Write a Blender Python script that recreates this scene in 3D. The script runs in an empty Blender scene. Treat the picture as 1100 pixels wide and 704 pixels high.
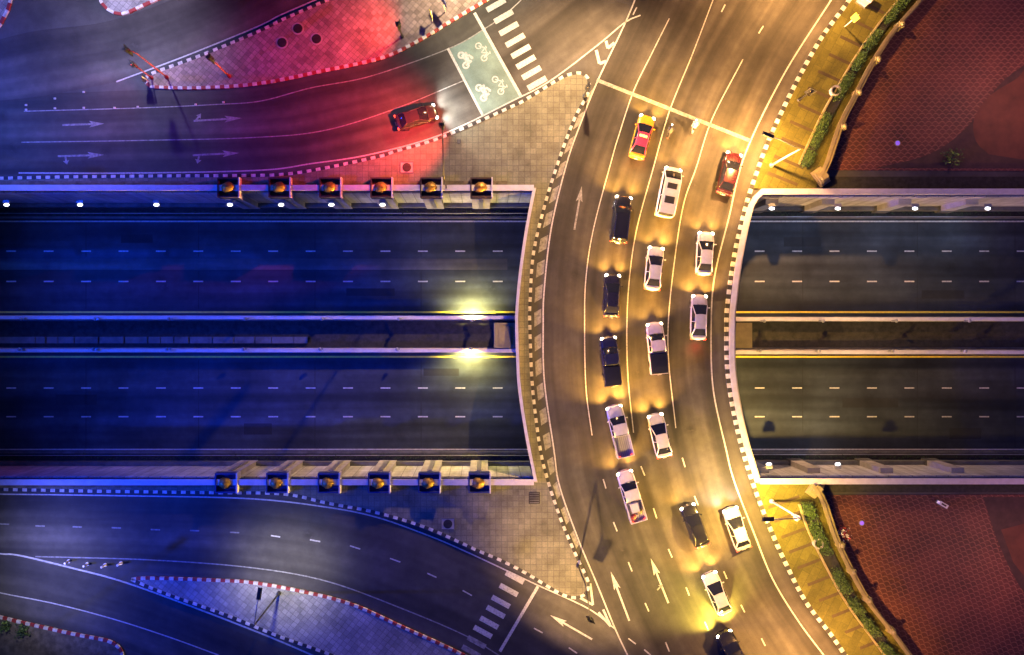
import bpy, bmesh, math, random
from mathutils import Vector, Matrix
from mathutils.geometry import tessellate_polygon
random.seed(7)
R = math.radians
scene = bpy.context.scene
# ------------------------------------------------------------------ camera, world, exposure
H = 73.0                       # drone height above the road level
cam_d = bpy.data.cameras.new("camera"); cam = bpy.data.objects.new("camera", cam_d)
scene.collection.objects.link(cam); scene.camera = cam
cam.location = (0, 0, H); cam.rotation_euler = (0, 0, 0)
cam_d.sensor_width = 36; cam_d.lens = 36 * H / 110.0
cam_d.shift_x = 30 / 1100.0; cam_d.clip_start = 1; cam_d.clip_end = 2500
world = bpy.data.worlds.new("World"); scene.world = world; world.use_nodes = True
wn = world.node_tree.nodes; wl = world.node_tree.links
bg = wn["Background"]; bg.inputs[1].default_value = 0.17
tc = wn.new("ShaderNodeTexCoord"); sp = wn.new("ShaderNodeSeparateXYZ"); cr = wn.new("ShaderNodeValToRGB")
wl.new(tc.outputs["Generated"], sp.inputs[0]); wl.new(sp.outputs[2], cr.inputs[0]); wl.new(cr.outputs[0], bg.inputs[0])
cr.color_ramp.elements[0].color = (0.05, 0.07, 0.40, 1); cr.color_ramp.elements[1].color = (0.02, 0.09, 0.70, 1)
scene.view_settings.view_transform = 'Standard'; scene.view_settings.look = 'None'
scene.view_settings.exposure = 0.85; scene.view_settings.gamma = 1.0
scene.render.engine = 'CYCLES'
cy = scene.cycles
cy.use_denoising = True; cy.max_bounces = 4; cy.diffuse_bounces = 2; cy.glossy_bounces = 2; cy.transmission_bounces = 2
cy.sample_clamp_indirect = 4; cy.use_light_tree = True; cy.caustics_reflective = False; cy.caustics_refractive = False
SODIUM = (1.0, 0.48, 0.13); AMBER = (1.0, 0.47, 0.07); COOL = (0.80, 0.74, 1.0); RED = (1.0, 0.06, 0.035)
P_BRIDGE = 2500; P_EDGE = 2000; P_HEAD = 1150

# ------------------------------------------------------------------ helpers
def W(px, py, z=0.0):
    """point of the place at height z that stands at this place of the survey picture"""
    k = (H - z) / H / 10.0
    return Vector(((px - 520) * k, (352 - py) * k, z))
def mesh(name, verts, faces, mats, parent=None, idx=None, smooth=False, uvs=None, loc=None, rotz=0):
    me = bpy.data.meshes.new(name)
    me.from_pydata([tuple(v) for v in verts], [], faces); me.validate()
    if not isinstance(mats, (list, tuple)): mats = [mats]
    for m in mats: me.materials.append(m)
    if idx:
        for p, i in zip(me.polygons, idx): p.material_index = i
    if smooth:
        for p in me.polygons: p.use_smooth = True
    if uvs:
        ul = me.uv_layers.new(name="UVMap")
        for l in me.loops: ul.data[l.index].uv = uvs[l.vertex_index]
    o = bpy.data.objects.new(name, me); scene.collection.objects.link(o)
    if parent: o.parent = parent
    if loc is not None: o.location = loc
    o.rotation_euler.z = rotz
    return o
class MB:
    def __init__(s): s.v = []; s.f = []; s.i = []
    def add(s, vs, fs, i=0):
        n = len(s.v); s.v += [Vector(v) for v in vs]; s.f += [[a + n for a in f] for f in fs]; s.i += [i] * len(fs); return s
    def box(s, x0, x1, y0, y1, z0, z1, i=0, M=None, tx=0, ty=0):
        vs = [Vector(p) for p in ((x0,y0,z0),(x1,y0,z0),(x1,y1,z0),(x0,y1,z0),(x0+tx,y0+ty,z1),(x1-tx,y0+ty,z1),(x1-tx,y1-ty,z1),(x0+tx,y1-ty,z1))]
        if M: vs = [M @ v for v in vs]
        return s.add(vs, [(3,2,1,0),(4,5,6,7),(0,1,5,4),(1,2,6,5),(2,3,7,6),(3,0,4,7)], i)
    def tube(s, pts, r, n=8, i=0, r1=None):
        pts = [Vector(p) for p in pts]; r1 = r if r1 is None else r1; rings = []
        for k, p in enumerate(pts):
            d = (pts[min(k+1, len(pts)-1)] - pts[max(k-1, 0)]).normalized()
            a = d.cross(Vector((0,0,1)) if abs(d.z) < .9 else Vector((1,0,0))).normalized(); b = d.cross(a)
            rr = r + (r1 - r) * k / max(1, len(pts)-1)
            rings.append([p + (a*math.cos(t) + b*math.sin(t))*rr for t in [2*math.pi*j/n for j in range(n)]])
        vs = [v for q in rings for v in q]
        fs = [(k*n+j, k*n+(j+1)%n, (k+1)*n+(j+1)%n, (k+1)*n+j) for k in range(len(pts)-1) for j in range(n)]
        fs += [tuple(range(n))[::-1], tuple((len(pts)-1)*n+j for j in range(n))]
        return s.add(vs, fs, i)
    def ball(s, c, rx, ry, rz, n=12, m=7, i=0, M=None, jit=0):
        vs = []; c = Vector(c)
        for a in range(m+1):
            th = math.pi*a/m
            for b in range(n):
                ph = 2*math.pi*b/n; q = 1 + random.uniform(-jit, jit)
                v = Vector((rx*math.sin(th)*math.cos(ph)*q, ry*math.sin(th)*math.sin(ph)*q, rz*math.cos(th)*q))
                vs.append(c + (M @ v if M else v))
        fs = [(a*n+b, a*n+(b+1)%n, (a+1)*n+(b+1)%n, (a+1)*n+b) for a in range(m) for b in range(n)]
        return s.add(vs, fs, i)
    def cyl(s, c, r, z0, z1, n=20, i=0, r1=None):
        r1 = r if r1 is None else r1
        return s.tube([(c[0], c[1], z0), (c[0], c[1], z1)], r, n, i, r1)
    def build(s, name, mats, parent=None, smooth=False, **k):
        return mesh(name, s.v, s.f, mats, parent, s.i, smooth, **k)
def tag(o, label=None, cat=None, group=None, kind=None):
    if label: o["label"] = label
    if cat: o["category"] = cat
    if group: o["group"] = group
    if kind: o["kind"] = kind
    return o
def empty(name, loc, rz=0):
    o = bpy.data.objects.new(name, None); scene.collection.objects.link(o)
    o.location = loc; o.rotation_euler.z = rz; o.empty_display_size = .3; return o
def copy_tree(o, parent=None):
    c = o.copy(); scene.collection.objects.link(c)
    if parent: c.parent = parent
    for ch in list(o.children): copy_tree(ch, c)
    return c
def smooth_pl(pts, step=4.0):
    """Catmull-Rom through 2D picture points"""
    P = [Vector(p).to_2d() if len(p) == 2 else Vector(p[:2]) for p in pts]
    if len(P) < 3: 
        out = []
        n = max(1, int((P[1]-P[0]).length/step))
        return [P[0].lerp(P[1], k/n) for k in range(n+1)]
    P = [P[0]*2-P[1]] + P + [P[-1]*2-P[-2]]; out = []
    for k in range(1, len(P)-2):
        a, b, c, d = P[k-1:k+3]; n = max(1, int((c-b).length/step))
        for j in range(n):
            t = j/n
            out.append(.5*((2*b)+(c-a)*t+(2*a-5*b+4*c-d)*t*t+(3*b-a-3*c+d)*t**3))
    out.append(P[-2]); return out
def pl(pts, z=0, step=4.0): return [W(p[0], p[1], z) for p in smooth_pl(pts, step)]
def resample(P, n):
    L = [0]
    for a, b in zip(P, P[1:]): L.append(L[-1] + (b-a).length)
    out = []; k = 0
    for j in range(n+1):
        t = L[-1]*j/n
        while k < len(P)-2 and L[k+1] < t: k += 1
        d = L[k+1]-L[k]; out.append(P[k].lerp(P[k+1], min(1, max(0, (t-L[k])/d if d else 0))))
    return out, L[-1]
def normals(P):
    N = []
    for k in range(len(P)):
        d = P[min(k+1, len(P)-1)] - P[max(k-1, 0)]; d.z = 0
        d = d.normalized() if d.length > 1e-6 else Vector((1,0,0)); N.append(Vector((-d.y, d.x, 0)))
    return N
def ribbon(mb, P, w, z=None, i=0, off=0):
    N = normals(P); vs = []
    for p, n in zip(P, N):
        q = p + n*off
        if z is not None: q = Vector((q.x, q.y, z))
        vs += [q + n*w/2, q - n*w/2]
    return mb.add(vs, [(2*k, 2*k+1, 2*k+3, 2*k+2) for k in range(len(P)-1)], i)
def solid_ribbon(mb, P, w, z0, z1, i=0, off=0):
    N = normals(P); vs = []
    for p, n in zip(P, N):
        q = p + n*off
        for s_, z in ((.5, z0), (-.5, z0), (-.5, z1), (.5, z1)):
            v = q + n*w*s_; vs.append(Vector((v.x, v.y, z)))
    fs = []
    for k in range(len(P)-1):
        a = 4*k; b = a+4
        for j in range(4): fs.append((a+j, a+(j+1)%4, b+(j+1)%4, b+j))
    fs += [(3,2,1,0), tuple(4*(len(P)-1)+j for j in range(4))]
    return mb.add(vs, fs, i)
def polygon(mb, P, z, i=0):
    P = [Vector((p.x, p.y, z)) for p in P]
    tri = tessellate_polygon([P]); fs = []
    for a, b, c in tri:
        n = (P[b]-P[a]).cross(P[c]-P[a]); fs.append((a, b, c) if n.z > 0 else (a, c, b))
    return mb.add(P, fs, i)
def prism(mb, P, z0, z1, i=0):
    polygon(mb, P, z1, i); n = len(P)
    vs = [Vector((p.x, p.y, z0)) for p in P] + [Vector((p.x, p.y, z1)) for p in P]
    return mb.add(vs, [(k, (k+1) % n, n+(k+1) % n, n+k) for k in range(n)], i)

# ------------------------------------------------------------------ materials
class NT:
    def __init__(s, name):
        s.m = bpy.data.materials.new(name); s.m.use_nodes = True; s.n = s.m.node_tree.nodes; s.l = s.m.node_tree.links
        s.b = s.n["Principled BSDF"]
    def node(s, t, **k):
        x = s.n.new(t)
        for a, v in k.items():
            if a in x.inputs.keys(): x.inputs[a].default_value = v
            else: setattr(x, a, v)
        return x
    def coord(s, kind="Object", scale=(1,1,1), rot=0):
        c = s.node("ShaderNodeTexCoord"); m = s.node("ShaderNodeMapping")
        m.inputs["Scale"].default_value = scale; m.inputs["Rotation"].default_value = (0,0,rot)
        s.l.new(c.outputs[kind], m.inputs[0]); return m.outputs[0]
    def noise(s, vec, scale, detail=4, rough=.6):
        n = s.node("ShaderNodeTexNoise"); n.inputs["Scale"].default_value = scale; n.inputs["Detail"].default_value = detail
        n.inputs["Roughness"].default_value = rough; s.l.new(vec, n.inputs["Vector"]); return n.outputs[0]
    def ramp(s, fac, a, b, ca, cb):
        r = s.node("ShaderNodeValToRGB"); e = r.color_ramp.elements
        e[0].position = a; e[1].position = b; e[0].color = (*ca, 1); e[1].color = (*cb, 1); s.l.new(fac, r.inputs[0]); return r.outputs[0]
    def mix(s, fac, a, b, mode='MIX'):
        x = s.node("ShaderNodeMix", data_type='RGBA', blend_type=mode)
        for inp, v in ((x.inputs[0], fac), (x.inputs[6], a), (x.inputs[7], b)):
            if isinstance(v, (int, float)): inp.default_value = v
            elif isinstance(v, tuple): inp.default_value = (*v, 1)
            else: s.l.new(v, inp)
        return x.outputs[2]
    def bump(s, h, strength=.3, dist=.02):
        b = s.node("ShaderNodeBump"); b.inputs["Strength"].default_value = strength; b.inputs["Distance"].default_value = dist
        s.l.new(h, b.inputs["Height"]); s.l.new(b.outputs[0], s.b.inputs["Normal"])
    def done(s, col, rough=.8, metal=0, spec=.5):
        if isinstance(col, tuple): s.b.inputs["Base Color"].default_value = (*col, 1)
        else: s.l.new(col, s.b.inputs["Base Color"])
        s.b.inputs["Roughness"].default_value = rough; s.b.inputs["Metallic"].default_value = metal
        s.b.inputs["Specular IOR Level"].default_value = spec
        return s.m
def g(v): return (v, v, v)
def plain(name, col, rough=.6, metal=0, var=.18, scale=3.0, spec=.5):
    t = NT(name); n = t.noise(t.coord(), scale, 5)
    c = t.ramp(n, .3, .7, tuple(x*(1-var) for x in col), tuple(min(1, x*(1+var)) for x in col))
    return t.done(c, rough, metal, spec)
def asphalt(name, base, streak=False, patch=.35):
    t = NT(name); v = t.coord(); f = t.noise(v, 14, 6, .8); b = t.noise(v, .16, 5, .6); c0 = t.noise(v, .9, 4, .6)
    c = t.ramp(b, .3, .72, tuple(x*(1-patch) for x in base), tuple(x*(1+patch) for x in base))
    c = t.mix(1.0, c, t.ramp(f, .3, .7, g(.72), g(1.25)), 'MULTIPLY')
    c = t.mix(1.0, c, t.ramp(c0, .35, .7, g(.85), g(1.12)), 'MULTIPLY')
    if streak:
        u = t.coord("UV", (1, .055, 1)); s1 = t.noise(u, .75, 3, .5); s2 = t.noise(t.coord("UV", (1, .025, 1)), .38, 2, .5)
        c = t.mix(1.0, c, t.ramp(s1, .36, .68, g(.70), g(1.22)), 'MULTIPLY')
        c = t.mix(1.0, c, t.ramp(s2, .38, .62, g(.62), g(1.35)), 'MULTIPLY')
    vo = t.node("ShaderNodeTexVoronoi"); vo.inputs["Scale"].default_value = .22; t.l.new(t.mix(.12, v, t.node("ShaderNodeTexNoise").outputs[1]), vo.inputs["Vector"])
    stn = t.mix(1.0, t.ramp(vo.outputs["Distance"], .03, .16, g(.55), g(1)), t.ramp(t.noise(v, 1.6, 5, .7), .4, .55, g(1), g(.0)), 'LIGHTEN')
    c = t.mix(1.0, c, stn, 'MULTIPLY')
    t.bump(f, .5, .01)
    return t.done(c, .78, 0, .35)
def paving(name, base, mortar, size, rot=0, bw=1.0, var=.3, offset=0.0, msize=.06):
    t = NT(name); v = t.coord(rot=rot); b = t.node("ShaderNodeTexBrick"); b.offset = offset; b.squash = 1
    b.inputs["Scale"].default_value = 1/size; b.inputs["Mortar Size"].default_value = msize
    b.inputs["Brick Width"].default_value = bw; b.inputs["Row Height"].default_value = 1.0; b.inputs["Bias"].default_value = 0
    b.inputs["Mortar Smooth"].default_value = .3
    b.inputs["Color1"].default_value = (*[x*(1-var) for x in base], 1); b.inputs["Color2"].default_value = (*[x*(1+var) for x in base], 1)
    b.inputs["Mortar"].default_value = (*mortar, 1); t.l.new(v, b.inputs["Vector"])
    n = t.noise(t.coord(), .35, 6, .65); n2 = t.noise(t.coord(), 6, 4, .7)
    c = t.mix(1.0, b.outputs[0], t.ramp(n, .3, .7, g(.6), g(1.25)), 'MULTIPLY')
    c = t.mix(1.0, c, t.ramp(n2, .3, .7, g(.8), g(1.15)), 'MULTIPLY')
    t.bump(b.outputs["Fac"], -.4, .02)
    return t.done(c, .8, 0, .3)
def emis(name, col, st):
    t = NT(name); t.b.inputs["Emission Color"].default_value = (*col, 1); t.b.inputs["Emission Strength"].default_value = st
    return t.done(tuple(col), .4)
M = {}
M['asphalt'] = asphalt('asphalt', (.058, .056, .054))
M['asphalt_s'] = asphalt('worn asphalt in wheel tracks', (.060, .056, .050), True)
M['asphalt_b'] = asphalt('bridge asphalt', (.050, .045, .039), True)
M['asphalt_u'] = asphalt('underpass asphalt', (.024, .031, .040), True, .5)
M['asphalt_r'] = asphalt('resurfaced asphalt', (.055, .055, .058), True)
M['tyre'] = plain('rubber', (.02,.02,.02), .8)
t = NT('worn white paint'); n = t.noise(t.coord(), 5, 6, .7); M['white'] = t.done(t.ramp(n, .32, .55, (.20,.195,.185), (.46,.45,.43)), .6)
t = NT('faded paint'); n = t.noise(t.coord(), 3, 6, .7); M['faded'] = t.done(t.ramp(n, .35, .65, (.11,.105,.10), (.29,.285,.28)), .7)
M['yellow_paint'] = plain('yellow line paint', (.75,.62,.06), .6)
M['green_paint'] = asphalt('green road coating', (.13, .20, .185))
M['kerb_w'] = plain('kerb white', (.50,.48,.45), .7, var=.4, scale=2.2); M['kerb_k'] = plain('kerb black', (.025,.025,.025), .7)
M['kerb_r'] = plain('kerb red', (.24,.025,.022), .7)
M['pave_a'] = paving('square pavers', (.165,.16,.115), (.115,.11,.085), .62, 0, 1, .14)
M['pave_r'] = paving('diagonal block pavers', (.27,.20,.18), (.14,.11,.095), .50, R(40), 1, .28, .0, .05)
M['pave_c'] = paving('diagonal pale pavers', (.27,.26,.25), (.17,.16,.155), .55, R(38), 1, .20)
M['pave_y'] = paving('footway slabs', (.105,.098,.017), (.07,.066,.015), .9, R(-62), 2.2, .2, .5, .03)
M['pave_yb'] = plain('dark footway band', (.055,.038,.014), .8)
M['pave_d'] = plain('worn earth verge', (.12,.10,.07), .9, var=.5, scale=1.5)
def scales(name, rot):
    t = NT(name); v = t.coord(rot=rot, scale=(1, 1, 1)); sx = t.node("ShaderNodeSeparateXYZ"); t.l.new(v, sx.inputs[0])
    def ma(op, a, b=None, c=None):
        x = t.node("ShaderNodeMath", operation=op)
        for k, q in enumerate((a, b, c)):
            if q is None: continue
            if isinstance(q, (int, float)): x.inputs[k].default_value = q
            else: t.l.new(q, x.inputs[k])
        return x.outputs[0]
    wob = t.noise(t.coord(), .6, 3); wv = ma('MULTIPLY', ma('SUBTRACT', wob, .5), .35)
    X = ma('ADD', ma('DIVIDE', sx.outputs[0], .74), wv); Y = ma('ADD', ma('DIVIDE', sx.outputs[1], .42), wv)
    row = ma('FLOOR', Y); odd = ma('MULTIPLY', ma('MODULO', ma('ABSOLUTE', row), 2), .5)
    fx = ma('SUBTRACT', ma('FRACT', ma('ADD', X, odd)), .5); fy = ma('FRACT', Y)
    arc = ma('ADD', fy, ma('MULTIPLY', ma('MULTIPLY', fx, fx), 2.6))
    d = ma('ABSOLUTE', ma('SUBTRACT', arc, .72))
    line = ma('SMOOTHSTEP' if False else 'LESS_THAN', d, .13)
    n = t.noise(t.coord(), .28, 5, .6); n2 = t.noise(t.coord(), 5, 4, .7)
    c = t.ramp(n, .3, .7, (.050,.017,.015), (.115,.034,.026)); c = t.mix(1.0, c, t.ramp(n2, .3, .7, g(.65), g(1.3)), 'MULTIPLY')
    c = t.mix(ma('MULTIPLY', line, .42), c, (.30,.13,.10))
    t.bump(line, .5, .03)
    return t.done(c, .7, 0, .4)
M['scale_n'] = scales('scalloped red pavers', 0); M['scale_s'] = scales('scalloped red pavers turned', R(24))
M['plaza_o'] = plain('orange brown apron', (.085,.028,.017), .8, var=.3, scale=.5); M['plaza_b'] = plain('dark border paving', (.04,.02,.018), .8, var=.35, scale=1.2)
M['conc'] = plain('concrete', (.33,.31,.29), .8, var=.2, scale=1.2); M['conc_w'] = plain('painted coping', (.52,.49,.52), .6, var=.12, scale=1.5)
M['conc_d'] = plain('dark concrete', (.10,.10,.10), .85, var=.4, scale=.8); M['cream'] = plain('cream render', (.24,.20,.09), .7, var=.2, scale=1)
M['tile'] = paving('white wall cladding', (.52,.52,.55), (.22,.22,.26), 1.2, 0, 1, .08)
# wall cladding needs a vertical coordinate
t = NT('wall cladding'); v = t.coord(); sx = t.node("ShaderNodeSeparateXYZ"); t.l.new(v, sx.inputs[0]); cb = t.node("ShaderNodeCombineXYZ")
t.l.new(sx.outputs[0], cb.inputs[0]); t.l.new(sx.outputs[2], cb.inputs[1]); b = t.node("ShaderNodeTexBrick"); b.offset = 0
b.inputs["Scale"].default_value = 1/1.3; b.inputs["Row Height"].default_value = 1.0; b.inputs["Brick Width"].default_value = 1.0; b.inputs["Mortar Size"].default_value = .03
b.inputs["Color1"].default_value = (.50,.50,.54,1); b.inputs["Color2"].default_value = (.62,.61,.64,1); b.inputs["Mortar"].default_value = (.2,.2,.24,1)
t.l.new(cb.outputs[0], b.inputs["Vector"]); st_ = t.ramp(t.noise(t.coord(scale=(1,1,.2)), 1.2, 5), .35, .7, g(.6), g(1.1)); M['clad'] = t.done(t.mix(1.0, b.outputs[0], st_, 'MULTIPLY'), .5)
M['steel'] = plain('galvanised steel', (.32,.32,.34), .4, .6); M['dark'] = plain('black metal', (.02,.02,.022), .45); M['white_metal'] = plain('white enamelled pole', (.7,.68,.65), .45)
M['gold'] = plain('gilded bronze', (.26,.15,.035), .5, .55, var=.35, scale=4); M['soil'] = plain('soil', (.022,.022,.02), .95, var=.5, scale=2)
M['leaf'] = plain('leaf', (.055,.11,.015), .6, var=.6, scale=5); M['leaf2'] = plain('dark leaf', (.03,.06,.015), .7, var=.6, scale=3)
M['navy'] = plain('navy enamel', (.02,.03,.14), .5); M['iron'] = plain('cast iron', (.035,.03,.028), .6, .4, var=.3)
M['glass'] = NT('car glass').done((.012,.013,.018), .06, 0, .8); M['tail_off'] = NT('red lens').done((.4,.01,.01), .2)
M['plate'] = plain('number plate', (.7,.7,.7), .5); M['chrome'] = NT('chrome').done((.6,.6,.6), .15, 1)
M['em_head'] = emis('headlamp glow', (1.0,.86,.55), 9); M['em_cool'] = emis('white lamp glow', (.95,.95,1.0), 4); M['em_tail'] = emis('tail lamp glow', (1.0,.05,.02), 3.2)
M['em_warm'] = emis('warm lamp glow', (1.0,.80,.35), 8); M['em_red'] = emis('red signal glow', (1.0,.06,.04), 5); M['em_amber'] = emis('amber lamp glow', (1.0,.55,.08), 4)
def paint(name, col, rough=.28, metal=0.0):
    t = NT(name); t.b.inputs["Coat Weight"].default_value = .5; t.b.inputs["Coat Roughness"].default_value = .08
    n = t.noise(t.coord(), 2.5, 4, .6); c = t.ramp(n, .3, .7, tuple(x*.88 for x in col), tuple(min(1, x*1.06) for x in col))
    return t.done(c, rough, metal)

def light(kind, loc, col, power, parent=None, rot=None, size=None, angle=None, blend=1.0, linear=False, radius=.15):
    d = bpy.data.lights.new("lamp_light", kind); d.energy = power; d.color = col
    if kind == 'SPOT': d.spot_size = angle or R(150); d.spot_blend = blend
    if kind != 'SUN': d.shadow_soft_size = radius
    if linear:
        d.use_nodes = True; nt = d.node_tree; e = [x for x in nt.nodes if x.type == 'EMISSION'][0]
        f = nt.nodes.new("ShaderNodeLightFalloff"); f.inputs["Strength"].default_value = 1.0; nt.links.new(f.outputs["Linear"], e.inputs["Strength"])
    o = bpy.data.objects.new("lamp_light", d); scene.collection.objects.link(o); o.location = loc
    if rot: o.rotation_euler = rot
    if parent: o.parent = parent
    return o
def aim(v): return Vector(v).to_track_quat('-Z', 'Y').to_euler()

# ------------------------------------------------------------------ plan polylines (picture survey, 1100 x 704)
BL_LINE = [(706,-60),(690,-20),(672,24),(642,87),(624,132),(609,175),(592.4,244),(584.7,310),(583.5,350),(584.7,409),(595,483),(601,522),(621,579),(641,627),(661,676),(677,710),(700,760)]
BL_KERB = [(631,102),(617,128),(600,173),(585,221),(573,272),(569.5,320),(569,350),(572,417),(580,481),(588,515),(602,557),(618,595),(629,618)]
BL_PARA = [(573.5,203),(565.6,247),(559,293),(555.5,330),(555,350),(556,385),(558,417),(565.6,468),(574.5,517)]
BR_LINE = [(932,-60),(893,0),(841,82),(800,167),(783,234),(767.5,298),(764,350),(766,417),(780,483),(789,518),(810,573),(830,622),(856,665),(885,704),(930,760)]
BR_KERB = [(950,-60),(912,0),(882,41),(858.6,82),(841,117),(824.5,153),(812,187),(801,221),(789,272),(781.6,323),(780,350),(781.6,404),(792,463),(807,515),(823,558),(842.6,603),(865,646),(891,680),(908,704),(950,760)]
# ground and roads -------------------------------------------------
YN, YS = 207, 514
ZF = -6.8
bl = pl([p for p in BL_PARA], 0, 12); br = pl([(820,YN),(801+5.5,221),(794,272),(787,323),(785.5,350),(787,404),(797,463),(812,YS)], 0, 12)
north = [Vector((-400,14.5,0))] + [bl[0].copy()] + [br[0].copy()] + [Vector((400,14.5,0)), Vector((400,420,0)), Vector((-400,420,0))]
for v in (north[1], north[2]): v.y = 14.5
south = [Vector((-400,-16.2,0)), Vector((bl[-1].x,-16.2,0)), Vector((br[-1].x,-16.2,0)), Vector((400,-16.2,0)), Vector((400,-420,0)), Vector((-400,-420,0))]
mb = MB(); polygon(mb, north, 0); polygon(mb, south, 0)
L_ = [Vector((p.x, max(-16.2, min(14.5, p.y)), 0)) for p in bl]; R_ = [Vector((p.x, max(-16.2, min(14.5, p.y)), 0)) for p in br]
L_[0].y = R_[0].y = 14.5; L_[-1].y = R_[-1].y = -16.2
polygon(mb, L_ + R_[::-1], 0)
tag(mb.build('ground', M['asphalt']), 'dark asphalt ground at street level', kind='structure')
def road_strip(name, A, B, mat, z=.004, n=160, label=None):
    A, la = resample(pl(A, z, 6), n); B, lb = resample(pl(B, z, 6), n); m = 8; vs = []; uv = []; w = (A[0]-B[0]).length
    for k in range(n+1):
        for j in range(m+1):
            q = A[k].lerp(B[k], j/m); vs.append(Vector((q.x, q.y, z))); uv.append(((w*j/m), la*k/n))
    fs = []
    for k in range(n):
        for j in range(m):
            a = k*(m+1)+j; f = (a, a+1, a+m+2, a+m+1); nn = (vs[f[1]]-vs[f[0]]).cross(vs[f[2]]-vs[f[0]]); fs.append(f if nn.z > 0 else f[::-1])
    return tag(mesh(name, vs, fs, mat, uvs=uv), label, kind='structure')
road_strip('bridge_road', [(760,-160)]+BL_LINE[:1]+BL_LINE[1:], [(990,-160)]+BR_KERB, M['asphalt_b'], .006, 200, 'curved carriageway over the bridge')
road_strip('slip_road', [(-60,100),(60,100),(156,97),(217,97),(280,93),(347,80),(411,66),(449,48),(487,24),(560,-30)], [(-60,190),(77,187),(179,186),(280,184),(347,178),(423,160),(474,145),(550,109),(610,74),(690,10)], M['asphalt_s'], .004, 160, 'curved slip road joining the junction')
road_strip('upper_road', [(-60,60),(30,35),(120,22),(220,-15),(300,-60)], [(-60,112),(40,104),(150,82),(217,58),(280,30),(370,-20)], M['asphalt_s'], .005, 120, 'diagonal road in the upper corner')
road_strip('lower_road', [(-60,530),(108,530),(229,532),(290,534),(351,543),(405,553),(459,570),(513,595),(560,618),(640,662),(700,720)], [(-60,604),(108,612),(229,620),(290,626),(351,640),(432,672),(500,704),(560,740),(600,770)], M['asphalt_s'], .004, 160, 'lower curved slip road')
road_strip('corner_road', [(-60,596),(20,600),(135,627),(216,657),(290,687),(360,712)], [(-60,650),(27,668),(116,690),(180,715),(250,745)], M['asphalt_s'], .005, 100, 'road in the lower corner')
# underpass floor
def uf(name, x0, x1, ya, yb, mat, z, label):
    a = W(x0, ya, ZF); b = W(x1, yb, ZF); n = 40; vs = []; uv = []
    for k in range(n+1):
        x = a.x + (b.x-a.x)*k/n
        vs += [(x, b.y, z), (x, a.y, z)]; uv += [(0, x), (a.y-b.y, x)]
    return tag(mesh(name, vs, [(2*k, 2*k+2, 2*k+3, 2*k+1) for k in range(n)], mat, uvs=uv), label, kind='structure')
mb = MB(); mb.add([(-400,-16.6,ZF-.02),(400,-16.6,ZF-.02),(400,14.9,ZF-.02),(-400,14.9,ZF-.02)], [(0,1,2,3)])
tag(mb.build('underpass_floor', M['conc_d']), 'concrete floor of the cutting', kind='structure')
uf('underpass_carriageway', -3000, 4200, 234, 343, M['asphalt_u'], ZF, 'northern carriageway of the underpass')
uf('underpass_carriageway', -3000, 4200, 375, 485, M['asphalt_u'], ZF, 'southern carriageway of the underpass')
uf('resurfaced_strip', -200, 545, 278, 290, M['asphalt_r'], ZF+.004, 'paler resurfaced strip along the northern carriageway')

# ------------------------------------------------------------------ markings
def line(mb, pts, wpx, z=.012, i=0): ribbon(mb, pl(pts, z, 5), wpx/10, z, i)
mk = MB(); fd = MB()
Z1 = .014
line(mk, BL_LINE, 1.5, Z1); line(mk, BR_LINE, 1.5, Z1)
line(mk, [(719,20),(700,58),(680.6,98),(664,148),(657.6,170),(638,244),(629.5,298),(628,350),(629.5,417),(636,468)], 1.1, Z1)
line(mk, [(766,0),(744,58),(719,120),(702,180),(684.5,244),(676.8,293),(673.5,345),(674.5,404),(680.6,465)], 1.1, Z1)
line(mk, [(798,64),(765,128),(748,180),(734,221),(724,285),(718,345),(718.5,391),(726,460)], 1.1, Z1)
for a, b in [((779,5),(775,13)),((820,28),(815,36)),((688.5,501),(692.6,511)),((702,546),(705.5,557)),((718,590),(722,599)),((737,631),(740.5,640)),((757,668),(761,677)),
             ((733,492),(736,502)),((746,533),(750,543)),((777.5,614),(781,622)),((796,650),(800,658)),((818,686),(822,694)),
             ((659,561),(663,571)),((675,604),(679,614)),((693,648),(697,657)),((715,690),(719,700)),((648,515),(651,525)),
             ((573.5,675),(583,680)),((611,696),(620,702)),((675,686),(683,692)),((692,698),(699,704)),((679,-20),(674,-10)),((684,8),(680,16))]:
    line(mk, [a, b], 1.4, Z1)
line(fd, [(641,86),(805,151)], 3.8, .018)
# gore chevrons
for P in ([(650,44),(656,41),(655,48),(661,46),(659,51),(651,53)], [(641,55),(645,52),(643,66),(650,66),(647,70),(639,69)],
          [(648,661),(655,664),(652,654),(658,668),(660,673),(646,666)], [(617,640),(634,650),(638,646),(636,628),(641,640),(642,652),(633,653)]):
    pass
def chevron(a, b, c, w): ribbon(mk, [W(*a, .016), W(*b, .016)], w/10, .016); ribbon(mk, [W(*b, .0165), W(*c, .0165)], w/10, .0165)
chevron((640.5,54),(644,68.5),(651,66),3.2); chevron((651,44),(653,52),(660,46),3)
chevron((619,640),(637,650),(634,627),2.4); chevron((643,658),(656,673),(648,655),2.4)
# hatch blocks along the bridge kerb
K1 = smooth_pl(BL_KERB, 1.0); K2 = smooth_pl(BL_LINE, 1.0)
def at_y(P, y): return min(P, key=lambda p: abs(p.y-y))
y = 92
while y < 590:
    h = 17
    a = at_y(K1, y+8); b = at_y(K2, y); c = at_y(K2, y+h-2); d = at_y(K1, y+h+7)
    def ins(p, q, t): return p.lerp(q, t)
    w_ = (b-a).length
    if w_ > 9:
        polygon(fd, [W(*ins(a, b, .34), .012), W(*ins(a, b, .86), .012), W(*ins(d, c, .86), .012), W(*ins(d, c, .34), .012)], .012)
    y += 26.5
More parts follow.
